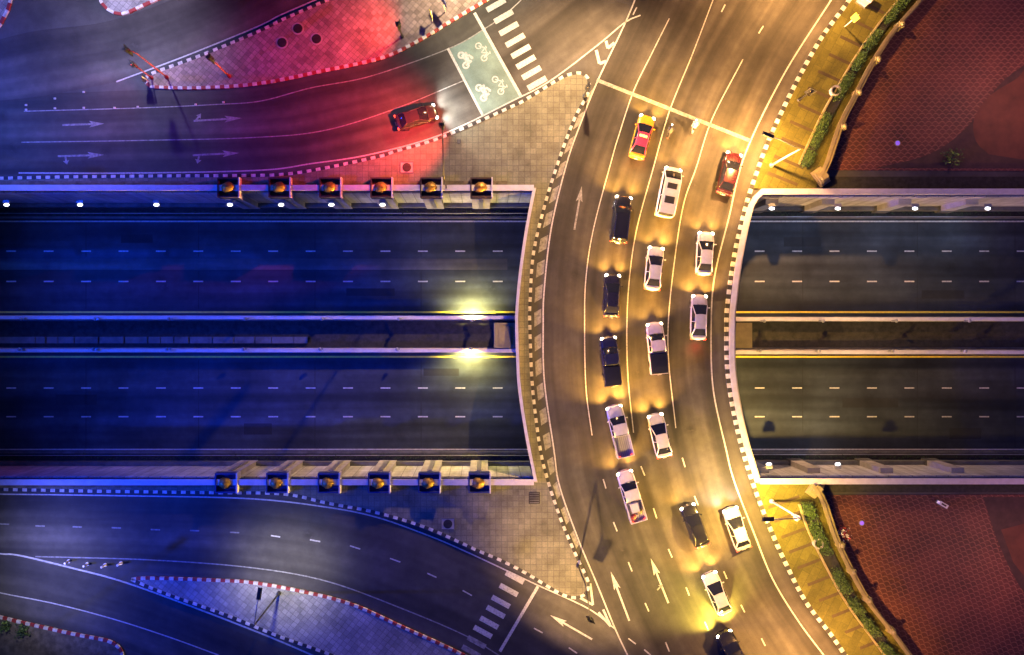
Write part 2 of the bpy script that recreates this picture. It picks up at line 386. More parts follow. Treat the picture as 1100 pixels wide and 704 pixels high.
# slip road lines
line(mk, [(20,186),(150,186),(280,183),(334,176),(398,166),(474.6,144.5),(550,108.7),(591,87),(642,48.6),(671.7,24),(688,16.6)], 1.4, Z1)
line(fd, [(25.6,119.7),(153,116),(230,112.5),(280,108.7),(334,94.6),(398,82),(482,52.4),(519,32),(545,15)], 1.1, Z1)
line(fd, [(23,153),(153,151),(270,148),(347,140.6),(423,117.6),(497.6,87)], 1.1, Z1)
line(mk, [(125,88),(200,60),(276,29),(300.7,16.6),(339,0),(380,-18)], 1.5, Z1)
line(mk, [(509.7,14),(559.5,103.4)], 3.2, .018); line(mk, [(481,52),(519,125)], 2.6, .018)
line(mk, [(545,14),(560,0),(580,-20)], 1.0, .02)
for c in [(532.8,5.5),(541,18),(546.6,31),(553.5,43.4),(559.5,55.4),(565,66.8),(571,78.3),(577,89.5)]:
    dx, dy = 9.8, -5.6; line(mk, [(c[0]-dx, c[1]-dy), (c[0]+dx, c[1]+dy)], 6.0, .016)
# lower roads
line(mk, [(-40,531),(0,531),(150,533),(270,536),(351,545),(405,556),(459,575),(499,592),(560,620.5),(578,629),(632,654),(661,676)], 1.4, Z1)
for a in [(-40,562),(0,563),(38,565),(78,566),(120,567),(162,569),(204,570),(247,572)]: line(fd, [a, (a[0]+10, a[1]+.4)], 1.5, Z1)
for a, b in [((291,575.5),(301,577)),((333,580),(344,582)),((376,586.5),(387,590)),((419,600),(430,604)),((459,616),(469,620.5)),((497,634.5),(507,640))]: line(mk, [a, b], 1.4, Z1)
line(fd, [(38,598),(162,601.7),(270,610),(351,624.6),(432,654),(502,684),(545,710)], 1.3, Z1)
line(mk, [(-40,590),(0,595),(21.6,597),(80,611),(135,626),(216,655.6),(290,684.5),(340,706)], 1.7, Z1)
line(mk, [(-40,628),(0,637),(60,649),(121,665),(180,684),(235,704)], 1.2, Z1)
line(mk, [(578,630),(537,700)], 3.2, .018)
for k, c in enumerate([(553,620.5),(546.5,634),(538,646.7),(532.5,657.5),(525.5,669),(518.7,679),(512,690),(506,700)]):
    dx, dy = 9.5, 5.2; line(mk if k < 6 else fd, [(c[0]-dx, c[1]-dy), (c[0]+dx, c[1]+dy)], 5.6, .016)
def arrow(mb, tip, tail, hw=3.6, sw=1.0, hl=.36, z=.017):
    a = W(*tip, z); b = W(*tail, z); d = (a-b); L = d.length; d.normalize(); n = Vector((-d.y, d.x, 0)); h = a - d*L*hl
    polygon(mb, [a, h+n*hw/10, h+n*sw/10+d*L*.05, b+n*sw/10, b-n*sw/10, h-n*sw/10+d*L*.05, h-n*hw/10], z)
arrow(fd, (625,200), (617,247)); arrow(mk, (656,614), (676,667)); arrow(mk, (699,600), (718,648)); arrow(mk, (591,661), (636,687))
arrow(fd, (112,133), (67,134.5)); arrow(fd, (260,127), (208,130)); arrow(fd, (112,166.5), (62,168)); arrow(fd, (257,164.5), (207,167))
arrow(fd, (216,122), (210,130), 3, 1, .5, .0175); arrow(fd, (212,176), (214,167), 3.5, 1, .5, .0175); arrow(fd, (72,177), (70,168), 3.5, 1, .5, .0175); arrow(fd,(712,628),(706,634),3,.8,.5,.0175)
tag(mk.build('road_markings', M['white']), 'white lane lines, stop lines and crossings at street level', kind='structure')
tag(fd.build('faded_road_markings', M['faded']), 'faded blocks, dashes and arrows', kind='structure')
# cycle box with painted bicycles
mb = MB(); polygon(mb, [W(482,53.5), W(518,32.6), W(558.5,104.4), W(519,123.5)], .010)
tag(mb.build('cycle_box', M['green_paint']), 'green waiting box at the stop line', kind='structure')
sy = MB()
def ring(mb, c, r, w, z): 
    n = 22; vs = []
    for k in range(n):
        a = 2*math.pi*k/n; vs += [Vector((c.x+math.cos(a)*r, c.y+math.sin(a)*r, z)), Vector((c.x+math.cos(a)*(r-w), c.y+math.sin(a)*(r-w), z))]
    mb.add(vs, [(2*k, 2*((k+1)%n), 2*((k+1)%n)+1, 2*k+1)[::-1] for k in range(n)])
def bicycle_sym(cx, cy_, moto=False):
    c = W(cx, cy_); ux = Vector((.42,-.9,0)).normalized(); uy = Vector((.9,.42,0)).normalized(); z = .016
    def q(a, b): return c + ux*a + uy*b
    ring(sy, q(-.72,0), .36, .12, z) if not moto else ring(sy, q(-.6,0), .40, .2, z)
    ring(sy, q(.72,0), .36, .12, z) if not moto else ring(sy, q(.6,0), .40, .2, z)
    segs = [((-.72,0),(-.25,.55)),((-.25,.55),(.35,.5)),((.35,.5),(.72,0)),((-.25,.55),(.08,0)),((.08,0),(.4,.62)),((.72,0),(.45,.8)),((.3,.85),(.6,.8)),((-.4,.68),(-.12,.68))]
    if moto: segs = [((-.6,.1),(.5,.3)),((-.5,.4),(.5,.5)),((.6,0),(.4,.75)),((-.7,.55),(0,.5)),((-.1,.2),(.2,.55)),((.1,.8),(.2,1.05)),((-.3,.7),(.1,.95))]
    for k, (a, b) in enumerate(segs): ribbon(sy, [q(*a), q(*b)], .24 if moto else .1, z + .0004*(k+1))
bicycle_sym(517,56); bicycle_sym(535,92); bicycle_sym(498,65,True); bicycle_sym(517,100,True)
tag(sy.build('cycle_symbols', M['white']), 'painted bicycles and motorcycles in the green box', kind='structure')
# underpass markings
um = MB(); uy_ = MB(); z = ZF + .010
def ux(mb, x0, x1, y, w): a = W(x0, y, z); b = W(x1, y, z); mb.add([(a.x, a.y-w/20, z), (b.x, a.y-w/20, z), (b.x, a.y+w/20, z), (a.x, a.y+w/20, z)], [(0,1,2,3)])
for y, w in ((238, 1.6), (483, 1.6)): ux(um, -3000, 4000, y, w)
for y in (335.5, 383.5): ux(uy_, -3000, 4000, y, 2.0)
for y in (270, 302.5, 417, 447.8):
    x = 26 - 41*24
    while x < 2000: ux(um, x, x+10.5, y, 1.5); x += 40.2
tag(um.build('underpass_markings', M['white']), 'white dashes and edge lines in the underpass', kind='structure')
tag(uy_.build('underpass_edge_lines', M['yellow_paint']), 'yellow lines beside the median barriers', kind='structure')

# repairs, joints and drains worn into the underpass lanes
pd = MB(); zz = ZF + .007
def up(mb, x0, x1, y0, y1): a = W(x0, y0, zz); b = W(x1, y1, zz); mb.add([(a.x,b.y,zz),(b.x,b.y,zz),(b.x,a.y,zz),(a.x,a.y,zz)], [(0,1,2,3)])
rr_ = random.Random(5)
for x in (-30, 92, 213, 338, 452, 862, 985, 1090):
    up(pd, x, x+.7, 240, 276); up(pd, x, x+.7, 291.5, 332); up(pd, x, x+.7, 387, 481)
for x0, y0, w_, h_ in ((130,252,34,9),(372,310,52,8),(60,424,44,11),(262,455,30,12),(455,396,38,8),(842,255,40,10),(990,312,46,9),(905,428,60,10),(1020,460,34,12)): up(pd, x0, x0+w_, y0, y0+h_)
tag(pd.build('road_repairs', asphalt('tar repair', (.015,.017,.020))), 'dark tar joints and patched rectangles in the underpass lanes', kind='structure')
# ------------------------------------------------------------------ kerbs and pavements
def kerb(name, pts, mats, seg=.5, w=.32, z1=.18, z0=0.0, label=None):
    P = pl(pts, 0, 2); L = sum((b-a).length for a, b in zip(P, P[1:])); n = max(2, int(L/seg)); P, _ = resample(P, n); mb = MB()
    for k in range(n):
        solid_ribbon(mb, [P[k], P[k+1].lerp(P[k], .02)], w, z0, z1, k % 2)
    return tag(mb.build(name, mats), label, kind='structure')
BW = [M['kerb_w'], M['kerb_k']]; RW = [M['kerb_w'], M['kerb_r']]
KA = [(-60,192),(0,192),(77,190.5),(179,189.5),(270,189),(308,187.5),(347,181.5),(410.6,168),(423,163.6),(474.6,148),(550,115),(565.6,107),(599,86.5),(609,81.5),(620,79),(628,81),(632.5,88),(631,102)]
KB = [(-60,525),(0,525.5),(108,527.5),(229,529),(305,530.5),(351,540),(405,550.5),(459,567),(513,591),(540,602.5),(567,616.5),(594,633),(608,640),(620,641.5),(629,637),(632,628),(629,618)]
kerb('kerb', KA + BL_KERB[1:-1] + KB[::-1], BW, label='black and white kerb round the left pavements and bridge footway')
kerb('kerb', BR_KERB, BW, .5, .42, label='black and white kerb along the outer edge of the bridge road')
K_LOW = [(156,86),(159,91),(166,94),(217,94.8),(280,90),(347,76.7),(410.6,62.6),(449,44.7),(487,21.7),(523,0),(560,-24)]
K_UP = [(156,86),(162,80.5),(179,74),(217,60),(275,36),(308,20),(354,0),(400,-20)]
kerb('kerb', K_LOW, RW, label='red and white kerb of the upper island'); kerb('kerb', K_UP, BW, label='black and white kerb of the upper island')
I0 = [(108,-20),(107,-5),(110,4),(120,13),(133,15.5),(153,7),(169,0),(200,-14)]
I00 = [(10,-20),(12,-2),(10,9),(5,19),(0,28),(-20,50)]
kerb('kerb', I0, RW, .8, label='red and white kerb of the small top island'); kerb('kerb', I00, RW, .8, label='red and white kerb in the top corner')
KC_T = [(142,622),(162,620.8),(229,623),(270,625.5),(324,635),(378,649),(432,673),(494,701.5),(530,722)]
KC_B = [(142,622),(165,632),(189,641),(243,660),(290,679),(310,686.6),(353.6,702),(400,722)]
kerb('kerb', KC_T, RW, label='red and white kerb of the lower island'); kerb('kerb', KC_B, BW, label='black and white kerb of the lower island')
KD = [(-40,654),(0,662.5),(27,669),(81,681),(116,688),(128,695),(132,704),(130,720)]
kerb('kerb', KD, RW, label='red and white kerb of the corner island')
def pavement(name, pts, mat, label, z1=.15, step=3):
    P = []
    for k, seg in enumerate(pts):
        P += smooth_pl(seg, step)[:None] if len(seg) > 1 else [Vector(seg[0])]
    Q = []
    for p in P:
        if not Q or (p-Q[-1]).length > .4: Q.append(p)
    if (Q[0]-Q[-1]).length < .4: Q.pop()
    mb = MB(); prism(mb, [W(p.x, p.y) for p in Q], .001, z1)
    return tag(mb.build(name, mat), label, kind='structure')
# left bridge footway and the two pavements beside it are one raised sheet
far = -4000
pavement('pavement', [[(-900,192),(-60,192)], KA[1:], BL_KERB[1:-1], KB[::-1], [(-60,525.5),(-900,525.5)], [(-900,514.2)], [(574.5,514.2)], [p for p in BL_PARA[::-1]][1:-1], [(573.5,207)], [(-900,207)]], M['pave_a'], 'square paved footway wrapping the end of the cutting')
pavement('island_pavement', [K_UP, [(560,-24)], K_LOW[::-1][1:]], M['pave_r'], 'diagonally paved traffic island')
pavement('island_pavement', [I0], M['pave_c'], 'small paved island'); pavement('island_pavement', [I00, [(-60,50)], [(-60,-20)]], M['pave_c'], 'corner paving')
pavement('island_pavement', [KC_T, [(400,722)], KC_B[::-1][1:-1]], M['pave_c'], 'pale diagonally paved island'); pavement('island_pavement', [KD, [(-60,720)], [(-60,654)]], M['pave_d'], 'worn corner verge')
# narrow earth strips between pillars and kerb
for nm, y0, y1 in (('verge', 194.5, 201.5), ('verge', 519.5, 525)):
    mb = MB(); a = W(-900, y0, .155); b = W(545 if y0 < 300 else 520, y1, .155)
    if y0 > 300: a = W(-900, 520, .155); b = W(215, 524, .155)
    mb.add([(a.x,b.y,.155),(b.x,b.y,.155),(b.x,a.y,.155),(a.x,a.y,.155)], [(0,1,2,3)]); tag(mb.build(nm, M['pave_d']), 'strip of earth beside the parapet', kind='structure')
# right side footways
WALL_N = [(1010,-34),(988,0),(958,35),(936,68),(917,104),(901,136),(887,177),(880,190)]
WALL_S = [(873,521),(883,538),(899,583.5),(928,640),(956,677),(976,704),(1000,738)]
kr = smooth_pl(BR_KERB, 4)
kn = [p for p in kr if p.y <= 203]; ks = [p for p in kr if p.y >= 519]
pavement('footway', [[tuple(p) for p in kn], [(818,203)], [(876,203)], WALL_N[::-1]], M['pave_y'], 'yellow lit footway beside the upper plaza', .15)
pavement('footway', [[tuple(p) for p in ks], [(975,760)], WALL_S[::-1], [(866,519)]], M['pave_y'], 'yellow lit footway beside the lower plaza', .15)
mb = MB()  # evenly spaced darker stripes laid across both footways
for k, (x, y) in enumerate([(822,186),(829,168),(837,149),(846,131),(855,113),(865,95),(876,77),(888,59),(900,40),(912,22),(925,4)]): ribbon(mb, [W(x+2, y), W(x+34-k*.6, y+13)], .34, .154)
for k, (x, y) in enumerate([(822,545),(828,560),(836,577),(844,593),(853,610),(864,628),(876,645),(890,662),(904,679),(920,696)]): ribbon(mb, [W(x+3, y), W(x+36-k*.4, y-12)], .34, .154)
tag(mb.build('footway_bands', M['pave_yb']), 'darker bands across the footways', kind='structure')
# plazas
def plaza(pts, mat, label, z=.05):
    mb = MB(); prism(mb, [W(x, y) for x, y in pts], .002, z); return tag(mb.build('plaza', mat), label, kind='structure')
plaza([(1014,-34),(991,0),(961,35),(939,68),(920,104),(904,136),(889,183),(1500,186),(1500,-300),(1180,-300)], M['scale_n'], 'upper plaza of scalloped red pavers')
plaza([(886,535),(902,583.5),(931,640),(959,677),(979,704),(1040,800),(1160,980),(1500,980),(1500,530),(884,532)], M['scale_s'], 'lower plaza of scalloped red pavers')
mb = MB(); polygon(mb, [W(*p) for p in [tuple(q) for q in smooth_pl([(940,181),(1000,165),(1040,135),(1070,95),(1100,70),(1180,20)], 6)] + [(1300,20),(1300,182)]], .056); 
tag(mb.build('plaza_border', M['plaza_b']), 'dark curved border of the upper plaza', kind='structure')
mb = MB(); polygon(mb, [W(*p) for p in [tuple(q) for q in smooth_pl([(1062,166),(1048,152),(1046,128),(1062,104),(1090,86),(1130,62),(1300,50)], 6)] + [(1300,170),(1100,172)]], .061)
polygon(mb, [W(*p) for p in [(1075,569),(1110,560),(1300,560),(1300,640),(1110,632),(1088,604)]], .061)
tag(mb.build('plaza_apron', M['plaza_o']), 'smooth orange brown aprons', kind='structure')
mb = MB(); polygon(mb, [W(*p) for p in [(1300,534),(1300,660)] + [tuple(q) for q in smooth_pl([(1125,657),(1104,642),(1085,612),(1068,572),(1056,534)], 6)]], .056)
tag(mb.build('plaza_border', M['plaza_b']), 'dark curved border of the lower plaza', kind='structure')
# dark planting trenches behind the right parapets
for y0, y1 in ((190, 203), (520, 529)):
    mb = MB(); a = W(884, y0); b = W(4000, y1); mb.box(a.x, b.x, b.y, a.y, .003, .03); tag(mb.build('planting_bed', M['soil']), 'bare dark soil bed behind the parapet', kind='structure')

# ------------------------------------------------------------------ retaining walls with parapets
def retaining(x0, x1, north, label, y_face):
    s = 1 if north else -1
    a = W(x0, y_face); b = W(x1, y_face); yf = a.y
    o = empty('retaining_wall', ((a.x if abs(a.x) < 200 else b.x), yf, ZF)); tag(o, label, 'wall', 'retaining walls of the underpass')
    def L(mb, nm, m):
        for v in mb.v: v -= o.location
        return mb.build(nm, m, o)
    mb = MB(); mb.box(a.x, b.x, min(yf, yf+s*.5), max(yf, yf+s*.5), ZF, -.45); L(mb, 'wall_face', M['clad'])
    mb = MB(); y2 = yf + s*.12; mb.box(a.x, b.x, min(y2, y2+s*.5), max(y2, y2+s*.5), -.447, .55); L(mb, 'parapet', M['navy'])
    mb = MB(); y3 = yf + s*.06; mb.box(a.x, b.x, min(y3, y3+s*.62), max(y3, y3+s*.62), .553, .72); L(mb, 'coping', M['conc_w'])
    mb = MB(); mb.box(a.x, b.x, min(yf-s*.05, yf-s*.5), max(yf-s*.05, yf-s*.5), ZF, ZF+.9); L(mb, 'plinth', M['conc_d'])
    mb = MB(); mb.tube([(a.x, yf-s*1.15, ZF+.35), (b.x, yf-s*1.15, ZF+.35)], .05, 6); L(mb, 'guard_rail', M['steel'])
    return o
retaining(-3600, 573, True, 'pale clad retaining wall with white coping above the blue upper underpass lanes', 207)
retaining(-3600, 573, False, 'pale clad retaining wall with white coping below the dark lower underpass lanes, left of the bridge', 513)
retaining(816, 4200, True, 'pinkish retaining wall with violet coping beside the upper red plaza', 211)
retaining(814, 4200, False, 'pinkish retaining wall with violet coping beside the lower red plaza', 512)
# kerb strips and ground cover at the foot of the walls
for y0, y1 in ((224, 234), (486, 497)):
    mb = MB(); a = W(-3000, y0, ZF); b = W(4000, y1, ZF); mb.box(a.x, b.x, b.y, a.y, ZF-.01, ZF+.12); tag(mb.build('drain_verge', M['soil']), 'dark verge at the foot of the wall', kind='structure')
    mb = MB(); yy = (y1 if y0 < 300 else y0); c = W(0, yy, ZF); mb.box(a.x, b.x, c.y-.12, c.y+.12, ZF-.005, ZF+.2); tag(mb.build('verge_kerb', M['conc_d']), 'low concrete kerb beside the verge', kind='structure')
def leaves(mb, c, spread, n, size, idx=(0,)):
    for _ in range(n):
        p = Vector(c) + Vector((random.gauss(0, spread[0]), random.gauss(0, spread[1]), abs(random.gauss(0, spread[2]))))
        a = Vector((random.uniform(-1,1), random.uniform(-1,1), random.uniform(-.6,.6))).normalized(); b = a.cross(Vector((random.uniform(-.4,.4), random.uniform(-.4,.4), 1))).normalized()
        s_ = size*random.uniform(.6, 1.3); mb.add([p-a*s_, p-b*s_*.5, p+a*s_, p+b*s_*.5], [(0,1,2,3)], random.choice(idx))
mb = MB()
for yy in (229, 491):
    for x in range(-40, 1180, 3):
        if 560 < x < 785 or random.random() < .3: continue
        leaves(mb, W(x, yy+random.uniform(-2.5,2.5), ZF+.12), (.25,.15,.12), 7, .09)
tag(mb.build('ground_cover', M['leaf2']), 'low dark creeper along the underpass verges', kind='stuff')
# median
mb = MB(); a = W(-3000, 345, ZF); b = W(4000, 373, ZF); mb.box(a.x, b.x, b.y, a.y, ZF-.01, ZF+.05); tag(mb.build('median', M['soil']), 'dark strip between the median barriers', kind='structure')
mb = MB(); a = W(-3000, 362, ZF+.3); b = W(330, 369, ZF+.3)
x = -60
while x < 320:
    w_ = random.uniform(8, 26); p = W(x, 362, ZF+.3); q = W(x+w_, 369, ZF+.3); mb.box(p.x, q.x, q.y, p.y, ZF+.04, ZF+.25+random.uniform(0,.1)); x += w_ + random.uniform(.5, 2)
tag(mb.build('drain_cover', M['conc_d']), 'row of concrete slabs covering the median drain', 'drain cover')
def barrier(x0, x1, y, label):
    a = W(x0, y, ZF+.9); b = W(x1, y, ZF+.9); o = empty('median_barrier', (a.x, a.y, ZF)); L = b.x-a.x
    tag(o, label, 'barrier', 'median barriers')
    mb = MB(); mb.add([(0,-.28,0),(0,-.16,.3),(0,-.1,.85),(0,.1,.85),(0,.16,.3),(0,.28,0),(L,-.28,0),(L,-.16,.3),(L,-.1,.85),(L,.1,.85),(L,.16,.3),(L,.28,0)],
      [(k, k+6, k+7, k+1)[::-1] for k in range(5)] + [(0,1,2,3,4,5), (11,10,9,8,7,6)]); mb.build('wall', M['conc'], o)
    mb = MB(); mb.box(0, L, -.19, .19, .853, .97); mb.build('coping', M['conc_w'], o)
barrier(-900, 566, 341.3, 'long white topped median barrier beside the upper yellow line, left of the bridge')
barrier(-900, 566, 376.8, 'long white topped median barrier beside the lower yellow line, left of the bridge')
barrier(784, 2600, 343, 'white topped median barrier beside the upper yellow line, right of the bridge')
barrier(784, 2600, 378.6, 'white topped median barrier beside the lower yellow line, right of the bridge')
# barrier lamps
def barrier_lamp(px, py, up, lit, label):
    p = W(px, py, ZF+1.0); o = empty('barrier_lamp', p); tag(o, label, 'lamp', 'lamps on the median barriers')
    d = 1 if up else -1
    mb = MB(); mb.box(-.28, .28, -.1, .1, -.03, .06); mb.cyl((0,0), .05, .06, .5, 8); mb.build('bracket', M['steel'], o)
    mb = MB(); mb.ball((0, 0, .55), .2, .2, .14); mb.build('lamp_shade', M['steel'], o, True)
    mb = MB(); mb.box(-.24, .24, d*.18-.05, d*.18+.05, .30, .46); mb.build('lens', M['em_warm'] if lit else M['conc_w'], o)
    if lit: light('SPOT', (0, d*.35, .4), (1,.80,.22), 4500, o, aim((0, d*.8, -1)), angle=R(160), blend=.5, radius=.05)
for k, x in enumerate([26, 105, 183.5, 265, 347, 429]):
    barrier_lamp(x, 343, True, False, f'unlit lamp on the upper median barrier, {["first","second","third","fourth","fifth","sixth"][k]} from the left edge of the photo')
    barrier_lamp(x-2, 375, False, False, f'unlit lamp on the lower median barrier, {["first","second","third","fourth","fifth","sixth"][k]} from the left edge of the photo')
for k, x in enumerate([819, 882, 960, 1038]):
    barrier_lamp(x, 345, True, False, f'unlit lamp on the upper median barrier, {["first","second","third","fourth"][k]} to the right of the bridge')
    barrier_lamp(x-4, 377, False, False, f'unlit lamp on the lower median barrier, {["first","second","third","fourth"][k]} to the right of the bridge')
barrier_lamp(507.5, 344, True, True, 'lit yellow lamp on the upper median barrier near the bridge')
barrier_lamp(506, 375, False, True, 'lit yellow lamp on the lower median barrier near the bridge')

# ------------------------------------------------------------------ bridge
br_o = empty('overpass_bridge', (14, -.8, 0)); tag(br_o, 'curved road bridge carrying the lit traffic over the underpass', 'bridge')
off = Vector((14, -.8, 0))
def Lb(mb, nm, m):
    for v in mb.v: v -= off
    return mb.build(nm, m, br_o)
mb = MB(); prism(mb, [Vector((p.x+.05, p.y, 0)) for p in L_] + [Vector((p.x-.05, p.y, 0)) for p in R_[::-1]], -1.3, -.01); n_ = len(L_)+len(R_); polygon(mb, [Vector((p.x+.05, p.y, 0)) for p in L_] + [Vector((p.x-.05, p.y, 0)) for p in R_[::-1]], -1.3); Lb(mb, 'deck_slab', M['conc_d'])
mb = MB(); solid_ribbon(mb, pl([(574.5,203)]+BL_PARA[1:-1]+[(576,517)], 0, 6), .24, -.6, .62); Lb(mb, 'parapet', M['conc'])
mb = MB(); solid_ribbon(mb, pl([(574,202.5)]+BL_PARA[1:-1]+[(575.5,517.5)], .7, 6), .32, .623, .74); Lb(mb, 'coping', M['conc_w'])
RP = [(820,205),(807,221),(795,272),(788,323),(786.2,350),(787.5,404),(798,463),(814,518)]
mb = MB(); solid_ribbon(mb, pl(RP, 0, 6), .36, -.6, .62); Lb(mb, 'parapet', M['conc'])
mb = MB(); solid_ribbon(mb, pl(RP, .7, 6), .55, .623, .74); Lb(mb, 'coping', M['conc_w'])
for (x0, x1) in ((531, 560), (780, 808)):
    mb = MB(); a = W(x0, 347, -2); b = W(x1, 374, -2); mb.box(a.x, b.x, b.y, a.y, ZF+.05, -2); mb.box(a.x+.5, a.x+1.8, b.y+.4, a.y-.4, -1.998, -1.9); Lb(mb, 'pier', M['cream'])

# ------------------------------------------------------------------ pillars with gilded ornaments
def make_pillar(north):
    s = 1 if north else -1
    o = empty('wall_pillar', (0,0,0))
    mb = MB()
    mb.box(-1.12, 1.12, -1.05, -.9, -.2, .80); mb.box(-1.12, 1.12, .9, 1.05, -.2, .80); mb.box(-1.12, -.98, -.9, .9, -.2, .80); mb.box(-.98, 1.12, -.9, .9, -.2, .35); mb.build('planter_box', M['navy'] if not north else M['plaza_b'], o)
    mb = MB(); mb.box(1.123, 1.27, -1.08, 1.08, -.25, .84); mb.build('side_panel', M['conc_w'], o)
    mb = MB(); mb.ball((-.05,0,.62), .72, .62, .5, 10, 6, jit=.10)
    for k in range(8):
        a = k*math.pi/4; mb.ball((-.05+math.cos(a)*.42, math.sin(a)*.38, .5), .22, .22, .3, 8, 5)
    mb.build('lotus_ornament', M['gold'], o, True)
    y0 = -s*.45
    mb = MB(); mb.box(-1.0, 1.0, min(y0, -s*1.0), max(y0, -s*1.0), ZF, -.28); mb.build('shaft', M['conc'], o)
    mb = MB(); yy = -s*1.0; mb.box(-.25, .25, min(yy, yy-s*.12), max(yy, yy-s*.12), ZF+1, -.6); mb.build('downpipe', M['steel'], o)
    return o
ORD = ['first', 'second', 'third', 'fourth', 'fifth', 'sixth']
for north, xs, yc in ((True, [244.5,299.5,354,409,462.5,516.5], 201), (False, [242,297,352.5,406.5,460.5,514.5], 518)):
    proto = make_pillar(north)
    for k, x in enumerate(xs):
        o = proto if k == 0 else copy_tree(proto)
        p = W(x, yc, .8); o.location = (p.x, (14.9 if north else -16.55), 0)
        where = 'upper' if north else 'lower'
        tag(o, f'square planter box pillar with gold ornament, {ORD[k]} from the left on the {where} wall', 'pillar', 'pillars along the underpass walls')
# pilasters on the right walls
proto = None
for k, (x, n) in enumerate([(836,1),(898,1),(982,1),(1056,1),(826,0),(882,0),(962,0),(1040,0)]):
    if proto is None:
        proto = empty('pilaster', (0,0,0)); mb = MB(); mb.box(-.7,.7,-.3,.3,ZF,-1.6); mb.build('shaft', M['conc'], proto); mb = MB(); mb.box(-.8,.8,-.4,.4,ZF,ZF+1.1); mb.build('footing', M['conc_d'], proto); o = proto
    else: o = copy_tree(proto)
    p = W(x, 0); o.location = (p.x, 14.1-.30 if n else -16+.30, 0)
    tag(o, f'bare concrete pilaster, {ORD[k%4]} from the bridge on the {"upper" if n else "lower"} right wall', 'pilaster', 'pilasters on the right hand walls')
# wall lamps
def make_wall_lamp():
    o = empty('wall_lamp', (0,0,0)); mb = MB(); mb.box(-.35,.35,.0,.3,-.12,.1); mb.build('bracket', M['steel'], o)
    mb = MB(); mb.ball((0,-.2,0), .30,.16,.11, 14, 6); mb.build('lamp_head', M['em_cool'], o, True); return o
proto = make_wall_lamp(); first = True
def wl_(px, py, north, yface, label, pw, col):
    global first
    o = proto if first else copy_tree(proto); first = False
    yf = (352-yface)/10.0; s = 1 if north else -1
    k = (352-py)/10.0; yy = yf - s*1.2; z = H - H*yy/k if abs(k) > .1 else -1.5
    z = max(-3.2, min(-.4, z)); q = W(px, py, z); o.location = (q.x, yf - s*.3 - s*.75, z)
    mbx = None
    if not north: o.rotation_euler.z = math.pi
    tag(o, label, 'lamp', 'white lamps on the underpass walls')
    light('SPOT', (q.x, yf-s*1.6, z-.3), col, pw, None, aim((0,-s*.7,-1)), angle=R(140), blend=1)
for k, (x, y) in enumerate([(7,211),(86,210),(168,210),(247,213),(302,214),(356,215.5),(411,216)]):
    wl_(x, y, True, 207, f'glowing white oval lamp on the upper left wall, {(ORD+["seventh"])[k]} from the left', 160, (.03,.12,1))
for k, (x, y) in enumerate([(829,218),(900,215.7),(983,216.5),(1061,218)]):
    wl_(x, y, True, 211, f'glowing white oval lamp on the upper right wall, {ORD[k]} from the bridge', 620, (.42,.58,1))
for k, (x, y) in enumerate([(826,504),(900,506.5)]):
    wl_(x, y, False, 512, f'glowing white oval lamp on the lower right wall, {"nearer" if k == 0 else "farther from"} the bridge', 320, (.7,.75,1))

# ------------------------------------------------------------------ right side walls, hedges, planters
def garden_wall(pts, label, caps):
    c = W(*pts[3]); o = empty('garden_wall', c); tag(o, label, 'wall')
    def L(mb, nm, m):
        for v in mb.v: v -= c
        return mb.build(nm, m, o)
    mb = MB(); solid_ribbon(mb, pl(pts, 0, 5), .24, .05, .95); L(mb, 'wall', M['cream'])
    mb = MB(); solid_ribbon(mb, pl(pts, 1, 5), .34, .953, 1.04); L(mb, 'coping', M['cream'])
    for x, y in caps:
        mb = MB(); q = W(x, y); mb.box(q.x-.3, q.x+.3, q.y-.3, q.y+.3, .05, 1.15, tx=.03, ty=.03); mb.ball((q.x, q.y, 1.25), .24, .24, .18); L(mb, 'post_cap', M['cream'])
garden_wall(WALL_N, 'cream boundary wall curving along the upper red plaza', [(962,31),(937,68),(917,103),(901,139)])
garden_wall(WALL_S, 'cream boundary wall curving along the lower red plaza', [(899,583),(911,611),(928,641),(953,674)])
def stepped(x, y, s):
    c = W(x, y); o = empty('stepped_wall_end', c); tag(o, f'stepped cream wall end at the {"upper" if s > 0 else "lower"} plaza corner beside the parapet', 'wall end')
    for k in range(3):
        mb = MB(); mb.box(-.6+.16*k, .6-.08*k, -.95+.28*k, .95-.28*k, .15+.28*k, .43+.28*k-.002); ob = mb.build('step', M['cream'], o); ob.rotation_euler.z = s*R(35)
stepped(880, 191, 1); stepped(874, 524, -1)
def hedge(A, B, label, h, n):
    a, la = resample(pl(A, 0, 4), n); b, _ = resample(pl(B, 0, 4), n); c = a[n//2].lerp(b[n//2], .5); o = empty('hedge', c); tag(o, label, 'hedge')
    mb = MB(); mk_ = MB(); q = [v.copy() for v in a] + [v.copy() for v in b[::-1]]; prism(mb, q, .16, .34)
    for v in mb.v: v -= c
    mb.build('planting_bed', M['soil'], o)
    mb = MB(); solid_ribbon(mb, a, .16, .16, .5)
    for v in mb.v: v -= c
    mb.build('edging', M['cream'], o)
    mb = MB()
    for k in range(n):
        dens = .5 + .5*math.sin(k*.37+2*math.sin(k*.11)); 
        if dens < .12: continue
        for j in range(3):
            p = a[k].lerp(b[k], .25 + .22*j + random.uniform(-.08,.08)); p.z = .4
            leaves(mb, p - c, (.17,.17,h*.30), int(18+34*dens), .085, (0,0,1))
    mb.build('foliage', [M['leaf'], M['leaf2']], o)
hedge([(857,177),(882,123),(917,63),(940,30),(964,0),(985,-30)], [(868,180),(892,128),(927,66),(952,30),(976,0),(996,-30)], 'clipped green hedge bed between the upper footway and red plaza', .9, 110)
hedge([(857,541),(868,572),(891,618),(909,649),(936,686),(965,725)], [(872,541),(884,572),(906,618),(924,649),(950,686),(980,725)], 'ragged green hedge bed between the lower footway and red plaza', .9, 100)
